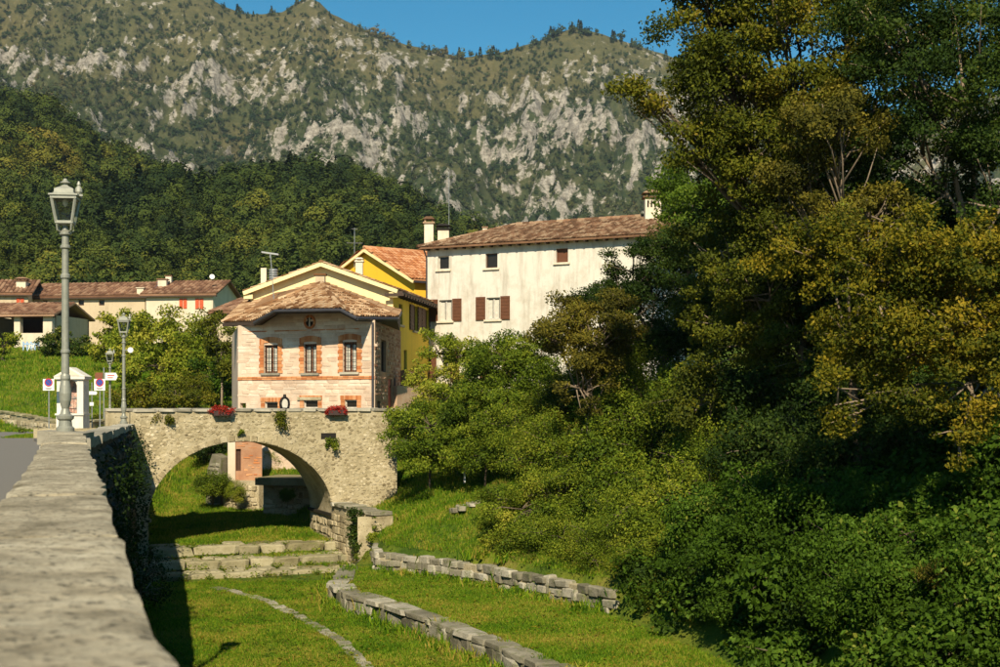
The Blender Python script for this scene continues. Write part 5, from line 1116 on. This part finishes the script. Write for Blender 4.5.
def tuft(label, px, py, D, r, mat, n=900, leaf=0.07, cat='plant', droop=0.0, name='wall_plant', sq=0.8, tb=0.0, base=None, blobs=None):
    p = P(px,py,D); bl = blobs or [(p.x,p.y,p.z,r,r*0.6,r*sq)]; plant(name,label,cat,base or (p.x,p.y,p.z),bl,n,leaf,mat,int(px*7+py),0.0,twigs=0,clump=r*0.5,gap=0.3,droop=droop,tbias=tb)
def onb(px, py, o=0.12): s,z = fb.SZ(px,py); return fb.pt(s,z,o)
def btuft(label, px, py, r, mat, **k):
    q = onb(px,py); tuft(label,px,py,q.y,r,mat,base=(q.x,q.y,q.z),blobs=[(q.x,q.y,q.z,r,r*0.5,r*k.pop('sq',0.8))],**k)
btuft('yellowish tuft of wall plants near the left end of the bridge parapet',163,417,0.34,'lf_olive',droop=0.15,sq=0.6,tb=0.15)
btuft('green trailing wall plant in the middle of the bridge parapet between the planters',281,418,0.36,'lf_olive',droop=0.2,sq=0.6,tb=0.05)
btuft('small fern clump sprouting from the drain hole of the bridge',330,443,0.24,'lf_green',n=600,droop=0.15)
btuft('tiny weed growing on the bridge face above the arch crown',240,433,0.12,'lf_green',n=200)
q = P(357,538,46.6); plant('ivy','dark trailing ivy in the crack of the pale wing wall','ivy',(q.x,q.y,q.z),[(q.x,q.y-0.15,q.z+0.55,0.26,0.14,0.5),(q.x-0.05,q.y-0.2,q.z-0.1,0.20,0.14,0.5)],2600,0.085,'lf_dark',61,0.0,clump=0.16,gap=0.2,droop=0.3,tbias=0.2,twigs=0)
q = P(374,545,46.0); plant('ivy','narrow ivy strip on the right edge of the wing wall','ivy',(q.x,q.y,q.z),[(q.x,q.y-0.1,q.z+0.4,0.13,0.14,0.55),(q.x,q.y-0.15,q.z-0.4,0.12,0.14,0.5)],1500,0.08,'lf_green',62,0.0,clump=0.14,gap=0.2,twigs=0)
# growth trailing down the shaded embankment
bl = []
for k in range(26):
    a = random.uniform(1,fe.L-0.5); z = random.uniform(-5.2,-1.0); q = fe.pt(a,z,0.15); bl.append((q.x,q.y,q.z,0.5,0.35,random.uniform(0.5,0.9)))
plant('creeper','dark creeper hanging over the shaded embankment wall','creeper',tuple(fe.pt(13,-5.8,0.4)),bl,11000,0.08,'lf_dark',63,0.0,clump=0.22,gap=0.5,droop=0.8,twigs=0,tbias=-0.25)  # negative tbias puts the wall's shade into the leaf colour
q = fe.pt(15.5,-4.6,0.5); plant('bare_bush','tangled dry twiggy bush at the foot of the shaded embankment wall','bush',tuple(fe.pt(15.5,-5.8,0.5)),[(q.x,q.y,q.z+0.1,0.9,1.3,0.7),(q.x+0.3,q.y-1.2,q.z-0.2,0.7,1.0,0.6)],2200,0.07,'lf_dark',64,0.05,clump=0.3,gap=0.4,twigs=260,bark='twig',tw_r=0.009)
# undergrowth carpeting the bank, nobody could count it
def leafy_tuft(n, R_, seed, leaf):
    V,Fq,T,C,o = crown_data([(0,0,R_*0.4,R_,R_,R_*0.55)], n, leaf, seed, clump=R_*0.4, gap=0.25, up=0.4); return V.tolist(),Fq.tolist(),T.tolist()
def ug(n, x0,x1,y0,y1, pred):
    x = RNG.uniform(x0,x1,n); y = RNG.uniform(y0,y1,n); k = pred(x,y); x=x[k]; y=y[k]; return np.stack([x,y,height(x,y)],-1)
up_ = ug(9000,-1,26,8,64,lambda x,y: (sdist(x,y,LB) > np.where(y<34.5,0.35,np.where(y<47,6.0-0.26*(y-34.5)*0+ (y-34.5)*0.1,9.0)))&(x > np.where(y>34.5,0.2*(y-34.5)-0.6*0+(-0.4),-5)))
scatter('undergrowth', up_, RNG.uniform(0.7,1.5,len(up_)), [source('low_growth',leafy_tuft(420,0.5,i,0.10),'lf_deep') for i in range(3)]+[source('low_growth_dark',leafy_tuft(380,0.5,9,0.09),'lf_dark')], 'deep green undergrowth carpeting the bank on the right', 'undergrowth')
up2 = ug(1500,-24,4,60,110,lambda x,y: (RNG.uniform(0,1,len(x))<0.35))
scatter('meadow_weeds', up2, RNG.uniform(0.3,0.8,len(up2)), [source('weed',leafy_tuft(120,0.5,19,0.13),'lf_olive')], 'tall weeds scattered over the meadow behind the bridge', 'weeds')
# weeds at the feet of walls
w_ = []
for line in (la,[(p.x,p.y) for p in lb]):
    for (x0,y0),(x1,y1) in zip(line[:-1],line[1:]):
        for _ in range(int(math.hypot(x1-x0,y1-y0)*7)):
            t = random.random(); x = x0+(x1-x0)*t+random.uniform(-.5,.35); y = y0+(y1-y0)*t+random.uniform(-.4,.3); w_.append((x,y,float(height(x,y))))
w_ += [(float(wallx(y))+random.uniform(0.1,0.8),y,-5.75) for y in np.linspace(24,43,120)]
for sx in range(70):
    s = random.uniform(0.3,7.2); o = random.choice((0.9,2.4,3.9,0.15))+random.uniform(-0.1,0.1); q = fb.pt(s,0,o); w_.append((q.x,q.y,{0:-5.02}.get(0) if o<0.6 else float(height(q.x,q.y))+0.05))
lf = ug(5200,-13,4,26,60,lambda x,y: x>wallx(y)+0.1); lf[:,2] += 0.07
def fallen(seed):
    r = np.random.default_rng(seed); V = []; Fq = []; T = []
    for i in range(3):
        x,y = r.normal(0,0.12,2); a = r.uniform(0,6.28); s = r.uniform(0.025,0.045); k = len(V); V += [(x+s*math.cos(a+q*1.57),y+s*math.sin(a+q*1.57)*0.6,r.uniform(-0.01,0.02)) for q in range(4)]; Fq.append((k,k+1,k+2,k+3)); T += [r.uniform()]*4
    return V,Fq,T
scatter('fallen_leaves', lf, RNG.uniform(0.8,1.6,len(lf)), [source('fallen_leaf',fallen(i),'lf_yellow') for i in range(2)]+[source('brown_leaf',fallen(5),'lf_russet')], 'fallen autumn leaves strewn over the grass', 'leaves')
bw = ug(2600,-11,2,25,36.5,lambda x,y: (x>wallx(y)+0.4)&(fbm(x*0.5+3,y*0.5,3)+0.25*ss(33,28,y) > 0.12)&(sdist(x,y,LA)<-0.3))
scatter('clover', bw, RNG.uniform(0.10,0.22,len(bw)), [source('clover_tuft',leafy_tuft(60,0.5,39,0.26),'lf_bright'),source('dock_tuft',leafy_tuft(40,0.5,40,0.4),'lf_green')], 'clover and broad leaved weeds in the nearest grass of the river bed', 'clover')
wg = [(x+random.uniform(-.12,.12),y,z) for x,y,z in w_[:-70] for _ in range(5)]
scatter('wall_foot_grass', wg, RNG.uniform(1.6,3.2,len(wg)), gs, 'taller grass left standing along the feet of the low walls', 'grass')
scatter('wall_foot_weeds', w_, RNG.uniform(0.18,0.42,len(w_)), [source('weed_tuft',leafy_tuft(110,0.5,29,0.16),'lf_green')], 'weeds and tall grass along the feet of the low walls and steps', 'weeds')
# ------------------------------------------------------------------ street lamps
def square_lantern(parent, z0):
    """four sided tapered lantern with a stepped roof"""
    mb = MB(); b,t,h = 0.115,0.175,0.37
    for sx in (-1,1):
        for sy in (-1,1): bar(mb,(sx*b,sy*b,z0),(sx*t,sy*t,z0+h),0.03,0.03)
    for (r,z,th) in ((b,z0,0.04),(t,z0+h,0.05)):
        for s in (-1,1): mb.box((0,s*r,z),(2*r+0.03,0.03,th)); mb.box((s*r,0,z),(0.03,2*r-0.03,th))
    L = mb.build('lantern_frame','lampcap',parent,local=True)
    for k in range(4):
        a = math.pi/2*k; ca,sa = math.cos(a),math.sin(a); q = [(x*ca-y*sa,x*sa+y*ca,z) for x,y,z in ((-b,-b,z0+0.03),(b,-b,z0+0.03),(t,-t,z0+h),(-t,-t,z0+h))]
        m = MB(); m.quad(*q); m.build('pane','lglass',L,local=True)
    mb = MB(); mb.lathe([(0.30,0),(0.30,0.02),(0.225,0.035),(0.20,0.05),(0.195,0.105),(0.15,0.125),(0.09,0.145),(0.05,0.17)],4,(0,0,z0+h+0.02)); mb.lathe([(0.035,0.165),(0.03,0.19),(0.075,0.205),(0.075,0.215),(0.035,0.235),(0.035,0.25),(0.018,0.27)],12,(0,0,z0+h+0.02))
    mb.build('lantern_cap','lampcap',parent,local=True)
    mb = MB(); mb.lathe([(0.012,0),(0.035,0.03),(0.04,0.08),(0.02,0.12)],8,(0,0,z0+h-0.13)); mb.build('bulb','white',parent,local=True)
    return L
def lamp_post(label, loc, H=3.62, s=1.0, hook=False):
    t = thing('street_lamp', label, 'street lamp', loc, 0.12); 
    zb = H-0.66
    mb = MB(); mb.lathe([(0.133, -0.2), (0.133, 0.04), (0.101, 0.07), (0.092, 0.15), (0.124, 0.18), (0.129, 0.22), (0.078, 0.25), (0.053, 0.33), (0.064, 0.37), (0.085, 0.45), (0.092, 0.56), (0.078, 0.68), (0.064, 0.75), (0.076, 0.78), (0.072, 0.82), (0.055, 0.86)],20); mb.build('base','lamp',t,local=True,smooth=False)
    mb = MB(); pr = [(0.060,0.86),(0.056,1.15),(0.07,1.17),(0.07,1.20),(0.055,1.22),(0.053,zb-0.85),(0.072,zb-0.83),(0.072,zb-0.79),(0.051,zb-0.76),(0.050,zb-0.40),(0.075,zb-0.38),(0.075,zb-0.35),(0.053,zb-0.33),(0.051,zb-0.20),(0.09,zb-0.18),(0.09,zb-0.15),(0.045,zb-0.11),(0.035,zb-0.05),(0.08,zb-0.02),(0.08,zb)]; mb.lathe(pr,16); mb.build('post','lamp',t,local=True)
    mb = MB()
    for k in range(4):
        a = math.pi/2*k+0.78; ca,sa = math.cos(a),math.sin(a); mb.tube([(0.05*ca,0.05*sa,zb-0.16),(0.14*ca,0.14*sa,zb-0.12),(0.15*ca,0.15*sa,zb-0.04),(0.12*ca,0.12*sa,zb+0.02)],0.014,n=6)
    mb.build('scroll_bracket','lamp',t,local=True)
    square_lantern(t, zb)
    if hook:
        mb = MB(); mb.lathe([(0.03,0),(0.055,0.04),(0.05,0.09),(0.02,0.13),(0.03,0.15),(0.012,0.20)],8,(0.20,-0.02,zb+0.42)); mb.box((0.19,-0.02,zb+0.41),(0.14,0.05,0.03)); mb.build('side_finial','lampcap',t,local=True)
    return t
lampA = lamp_post('tall grey street lamp nearest the viewer, standing on the end of the parapet', (-6.52,21.0,-0.46), 3.78, hook=True)
def lamp_copy(label, loc, s):
    c = copy_tree(lampA); c['label'] = label; c.location = loc; c.scale = (s,s,s); return c
for l in (lampA,): l['group'] = 'street lamps along the road'
for ch in list(lampA.children): pass
b2 = lamp_copy('street lamp with a small round disc, on the parapet corner where the bridge begins', (-12.63,47.0,-0.78), 0.98)
b3 = lamp_copy('smallest and farthest street lamp, with a pale arrow sign, beyond the shrine', (at_px(110,69)[0],69,-1.05), 0.95)
mb = MB(); mb.lathe([(0.09,0),(0.10,0.015),(0.09,0.03)],16); d = mb.build('round_disc','white',b2,local=True); d.location = (0.24,-0.1,2.5); d.rotation_euler = (math.radians(90),0,0)
mb = MB(); mb.box((0.12,-0.1,2.5),(0.16,0.03,0.03)); mb.build('disc_arm','lamp',b2,local=True)
pl = MB(); pl.box((-6.50,20.95,-0.58),(0.66,0.62,0.20),jit=0.03); pl.box((-6.50,20.95,-1.1),(0.6,0.56,0.9)); o_ = thing('lamp_plinth','rough pale stone block under the nearest lamp at the parapet end','plinth',(-6.5,20.95,-1.4)); pl.build('plinth_block','cap_far',o_)

# ------------------------------------------------------------------ wayside shrine
xs_,ys_ = at_px(73,57); sr = thing('wayside_shrine','small white wayside shrine with a pediment and a painted niche behind the nearest lamp','shrine',(xs_,ys_,-1.3))
def sb(name, mat, *bx):
    m = MB()
    for c,d in bx: m.box((xs_+c[0]*0.85,ys_+c[1],-1.3+c[2]),(d[0]*0.85,d[1],d[2]))
    return m.build(name,mat,sr)
sb('pedestal','shrine',((0,0,0.25),(1.28,0.9,0.9)),((0,-0.02,0.72),(1.36,0.98,0.07)))
sb('side_pier','shrine',((-0.48,0,1.45),(0.30,0.8,1.40))); sb('side_pier','shrine',((0.48,0,1.45),(0.30,0.8,1.40)))
sb('back_panel','shrine',((0,0.3,1.45),(0.66,0.2,1.4)))
sb('cornice','shrine',((0,-0.02,2.19),(1.46,0.98,0.10)))
m = MB(); m.prism([(xs_-0.65,ys_-0.5,0.95),(xs_+0.65,ys_-0.5,0.95),(xs_,ys_-0.5,1.33)],(0,0.95,0)); m.build('pediment','shrine',sr)
m = MB(); m.prism([(xs_-0.42,ys_-0.515,1.00),(xs_+0.42,ys_-0.515,1.00),(xs_,ys_-0.515,1.25)],(0,0.015,0)); m.build('pediment_panel','farwall2',sr)
m = MB(); N_=12   # arch head of the niche
for k in range(N_):
    t0,t1 = math.pi*k/N_,math.pi*(k+1)/N_; a0,a1 = (0.28*math.cos(t0),0.33*math.sin(t0)),(0.28*math.cos(t1),0.33*math.sin(t1))
    m.prism([(xs_+a0[0],ys_-0.36,0.50+a0[1]),(xs_+a1[0],ys_-0.36,0.50+a1[1]),(xs_+a1[0],ys_-0.36,0.86),(xs_+a0[0],ys_-0.36,0.86)],(0,0.5,0))
m.build('niche_arch','shrine',sr)
def freso():
    m, nt, b = base('faded_fresco',0.9); v = wpos(nt); n = noise(nt,4.5,5,0.7,v,1.2); nt.links.new(ramp(nt,n,[(0.35,(0.10,0.10,0.10)),(0.45,(0.30,0.27,0.24)),(0.52,(0.45,0.20,0.14)),(0.6,(0.60,0.50,0.40)),(0.7,(0.38,0.12,0.08))]),b.inputs['Base Color']); return m
M['fresco'] = freso(); sb('niche_painting','fresco',((0,0.19,1.40),(0.62,0.02,1.30)))
m = MB()
for k in range(5): m.tube([(xs_-0.24+0.12*k,ys_-0.34,-0.55),(xs_-0.24+0.12*k,ys_-0.34,0.05)],0.008,n=4)
m.box((xs_,ys_-0.34,0.05),(0.66,0.02,0.02)); m.build('niche_grille','iron',sr)

# ------------------------------------------------------------------ signs
def no_parking(label, px, D, ytop, ybot, w=0.45):
    x,y = at_px(px,D); zt,zb_ = (HY-ytop)/F*D,(HY-ybot)/F*D; t = thing('parking_sign',label,'road sign',(x,y,-1.4),0,'no parking signs beside the shrine')
    m = MB(); m.tube([(x,y,-1.4),(x,y,zt-0.02)],0.025,n=8); m.build('sign_post','galv',t)
    m = MB(); m.box((x,y-0.045,(zt+zb_)/2),(w,0.02,zt-zb_)); pn_ = m.build('sign_panel','white',t)
    cz = (zt+zb_)/2+0.09; N_ = 24
    def ring(r0,r1,off,mat,nm):
        m = MB()
        for k in range(N_):
            a0,a1 = 2*math.pi*k/N_,2*math.pi*(k+1)/N_; m.prism([(x+r*math.cos(a),y-0.058-off,cz+r*math.sin(a)) for r,a in ((r0,a0),(r1,a0),(r1,a1),(r0,a1))],(0,0.003,0))
        m.build(nm,mat,pn_)
    ring(0.001,0.125,0.0,'blue','blue_disc'); ring(0.125,0.165,0.004,'red','red_ring')
    m = MB(); bar(m,(x-0.10,y-0.064,cz+0.10),(x+0.10,y-0.064,cz-0.10),0.035,0.006); m.build('red_bar','red',pn_)
    for k,zz in enumerate((zb_+0.10,zb_+0.05)): m = MB(); m.box((x,y-0.057,zz),(0.26-0.06*k,0.003,0.02)); m.build('panel_line','iron',pn_)
no_parking('no parking sign on a thin pole left of the shrine',49,56,379,390.5); no_parking('no parking sign on a thin pole right of the shrine, left of the farthest lamp',100,57,379,390.5)
def arrow_sign(parent, x, y, z, w, h, mat, left=False):
    s = -1 if left else 1; m = MB(); m.prism([(x-s*w/2,y,z-h/2),(x+s*w*0.36,y,z-h/2),(x+s*w/2,y,z),(x+s*w*0.36,y,z+h/2),(x-s*w/2,y,z+h/2)],(0,0.02,0)); return m.build('arrow_panel',mat,parent)
x,y = at_px(110,68.8); t = thing('direction_sign','pair of direction signs, one white and one brown, mounted beside the farthest lamp','road sign',(x-0.25,y,-1.4)); m = MB(); m.tube([(x-0.30,y,-1.4),(x-0.30,y,1.6)],0.03,n=8); m.build('sign_post','galv',t)
z = (HY-376.5)/F*68.8; p1_ = arrow_sign(t,x+0.10,y-0.12,z,0.62,0.36,'white')
m = MB(); m.box((x+0.08,y-0.128,z+0.05),(0.34,0.004,0.04)); m.box((x+0.05,y-0.128,z-0.06),(0.26,0.004,0.04)); m.build('sign_lines','red',p1_)
arrow_sign(t,x-0.52,y-0.12,z+0.02,0.40,0.34,'brownsign',True)
x,y = at_px(92,60); t = thing('small_sign','slim pole with two small white plates between the shrine and the right hand parking sign','road sign',(x,y,-1.4)); m = MB(); m.tube([(x,y,-1.4),(x,y,0.75)],0.022,n=8); m.build('sign_post','galv',t)
arrow_sign(t,x+0.06,y-0.05,(HY-393)/F*60,0.36,0.15,'white'); m = MB(); m.box((x,y-0.05,(HY-404)/F*60),(0.17,0.02,0.15)); m.build('sign_plate','white',t)
p = P(464.5,477,48); gz = float(height(p.x,p.y)); t = thing('marker_post','short white marker post with a small flag plate on the grassy bank','marker post',(p.x,p.y,gz)); m = MB(); m.box((p.x,p.y,gz+0.27),(0.075,0.05,0.60)); m.build('post','white',t); m = MB(); m.box((p.x+0.06,p.y-0.03,gz+0.52),(0.16,0.02,0.10)); m.build('plate','white',t)

# ------------------------------------------------------------------ low roadside wall beyond the road
pts = [(at_px(-90,84)),(at_px(-30,75)),(at_px(0,70)),(at_px(28,65)),(at_px(57,61.0)),(at_px(92,62.5)),(at_px(125,66))]
rwl = thing('roadside_wall','low curved beige stone wall with dark coping along the far side of the road','low wall',(pts[2][0],pts[2][1],-1.45))
zt_ = [-0.55,-0.60,-0.65,-0.82,-1.02,-1.0,-0.95]
for i in range(len(pts)-1):
    f = Face(pts[i],pts[i+1]); m = MB(); m.prism([f.pt(-0.02,-1.7),f.pt(f.L+0.02,-1.7),f.pt(f.L+0.02,zt_[i+1]),f.pt(-0.02,zt_[i])],-f.n*0.4); m.build('wall_core','mortar',rwl)
    rubble('facing_stones',rwl,f,-1.5,max(zt_[i],zt_[i+1]),0,f.L,0.42,0.24,'rubble',lambda s,z: z < zt_[i]+(zt_[i+1]-zt_[i])*s/f.L-0.02,0.03)
    n = max(1,int(f.L/1.1))
    for k in range(n):
        a = f.L*(k+0.5)/n; piece('coping_slab','shade_stone' if 0 else 'step',rwl,f.pt(a,zt_[i]+(zt_[i+1]-zt_[i])*a/f.L+0.05,-0.2),f.u,f.n,f.L/n-0.02,0.5,0.11)

# ------------------------------------------------------------------ things on the bridge
def planter(label, px, py):
    s,z = fb.SZ(px,py); c = fb.pt(s,z,0.17); t = thing('flower_box',label,'flower box',tuple(c),0,'red flower boxes on the bridge')
    m = MB(); m.obox(c-BA*0.33-BN*0.08-Vector((0,0,0.14)),BA*0.66,BN*0.18,Vector((0,0,0.17))); m.build('box','box',t)
    m = MB()
    for k in (-0.2,0.2): m.obox(c+BA*k-BN*0.30+Vector((0,0,0.03)),BA*0.03,BN*0.30,Vector((0,0,0.02)))
    m.build('hook','iron',t)
    V,Fq,T,C,o = crown_data([(BA.x*k,BA.y*k,0.10,0.17,0.14,0.12) for k in (-0.24,-0.08,0.08,0.24)],1600,0.055,int(px),clump=0.09,gap=0.2,droop=0.12); npmesh('flowers',V,Fq,'flower',t,T)
planter('left one of the two red flower boxes, above the left side of the arch',222,411.5)
planter('right one of the two red flower boxes, below the right windows of the stone house',336,411)
s,z = fb.SZ(286,408.5); c = fb.pt(s,PT+0.10,-0.2); t = thing('oval_ornament','small dark arched iron frame holding a pale oval plate, standing on the bridge parapet','ornament',tuple(c))
m = MB(); m.tube([c+BA*(0.145*math.cos(a))+Vector((0,0,0.16+0.22*math.sin(a)))-BA*0.0 for a in np.linspace(-0.75,math.pi+0.75,18)],0.05,n=8); m.build('frame','iron',t)
m = MB(); m.tube([c+Vector((0,0,0.36)),c+Vector((0,0,0.44)),c+Vector((0,0,0.50))],0.06,0.05,8); m.build('knob','iron',t)
m = MB(); m.prism([c+BA*0.105*math.cos(a)+Vector((0,0,0.17+0.19*math.sin(a)))+BN*0.01 for a in np.linspace(0,2*math.pi,20,endpoint=False)],BN*0.02); m.build('oval_plate','curtain',t)
m = MB(); m.obox(c-BA*0.16-BN*0.08-Vector((0,0,0.0)),BA*0.32,BN*0.16,Vector((0,0,0.03))); m.build('foot','iron',t)

# ------------------------------------------------------------------ antennas, mast, chimney stack with metal flue
def mast(name, label, base_, top, r, arms, dish=None, mat='galv', cat='antenna'):
    t = thing(name,label,cat,tuple(base_)); m = MB(); m.tube([base_,top],r,n=6); m.build('mast',mat,t)
    for (z,hw,nel) in arms:
        m = MB(); q = Vector((base_[0],base_[1],z)); m.tube([q-Vector((hw,0,0)),q+Vector((hw,0.1,0))],r*0.7,n=5)
        for k in range(nel): xx = -hw+2*hw*(k+0.5)/nel; m.tube([q+Vector((xx,-0.3,0.0)),q+Vector((xx,0.35,0.02))],r*0.5,n=4)
        m.build('aerial',mat,t)
    return t
a,b = P(271,292,64.6),P(271,255,64.6); mast('television_aerial','thin aerial pole in front of the cream gable with a flat white bar on top',P(271,312,62.0)+Vector((0,1.2,-0.3)),P(270.5,254,63.2),0.022,[]); 
q = P(270,253.5,63.2); t = thing('flat_antenna','flat pale horizontal antenna bar on the pole above the cream gable','antenna',tuple(q)); m = MB(); m.obox(q+Vector((-0.38,-0.05,0.03)),Vector((0.75,0.1,-0.10)),Vector((0,0.16,0)),Vector((0,0,0.07))); m.build('antenna_bar','galv',t); m = MB(); m.tube([q,q+Vector((0,0,-0.2))],0.02); m.build('bracket','galv',t)
p = P(265,284,71); t = thing('chimney_stack','pale chimney with a ribbed metal flue beside it, left of the cream gable','chimney',tuple(p)); m = MB(); m.box((p.x-0.05,p.y,p.z+0.1),(0.28,0.3,1.4)); m.build('stack','chim',t); m = MB()
for k in range(7): m.lathe([(0.20,0),(0.23,0.02),(0.23,0.09),(0.20,0.11)],12,(p.x+0.42,p.y,p.z-0.1+0.125*k))
m.build('metal_flue','galv',t)
mast('television_aerial','thin television aerial rising beside the chimney of the yellow house',P(354.5,268,81),P(354.5,228,81),0.022,[(P(354,243,81).z,0.45,5),(P(354,229,81).z,0.18,3)])
mast('radio_mast','tall thin white mast standing on the left end of the white house roof',P(449,242,79),P(449,172,79),0.018,[(P(449,182,79).z,0.16,2),(P(449,196,79).z,0.13,2)],mat='galv',cat='mast')

# ------------------------------------------------------------------ stones on the bank, haze
for i in range(9):
    p = PZ(455+i*3.2+random.uniform(-2,2),527+random.uniform(-4,8),-3.9); z = float(height(p.x,p.y+2.0)); 
    bs_ = P(452+i*3.4,529+random.uniform(-4,7),44.0); z = float(height(bs_.x,44.0)); t = piece('bank_stone','lowwall',None,(bs_.x,44.0+random.uniform(-.5,.5),z+0.04),(1,0.2,0),(0.2,-1,0),random.uniform(.14,.3),.2,random.uniform(.1,.2))
    t['label'] = 'small pale stone showing through the grass of the bank'; t['category'] = 'stone'; t['group'] = 'pale stones in the bank grass'
HZ = 0.5/1900; USE_HAZE = True
m = bpy.data.materials.new('air'); m.use_nodes = True; nt = m.node_tree; nt.nodes.clear(); o_ = nt.nodes.new('ShaderNodeOutputMaterial'); v = nt.nodes.new('ShaderNodeVolumePrincipled')
v.inputs['Density'].default_value = HZ*0.28; v.inputs['Color'].default_value = (0.62,0.78,0.95,1); v.inputs['Anisotropy'].default_value = 0.2; nt.links.new(v.outputs[0],o_.inputs['Volume'])
if USE_HAZE:
    mb = MB(); mb.box((0,1050,395),(7000,2500,810)); h = mb.build('haze',m); tag(h,kind='stuff')
for o in bpy.data.objects:
    if o.get('category') and 'kind' not in o: o['kind'] = 'thing'
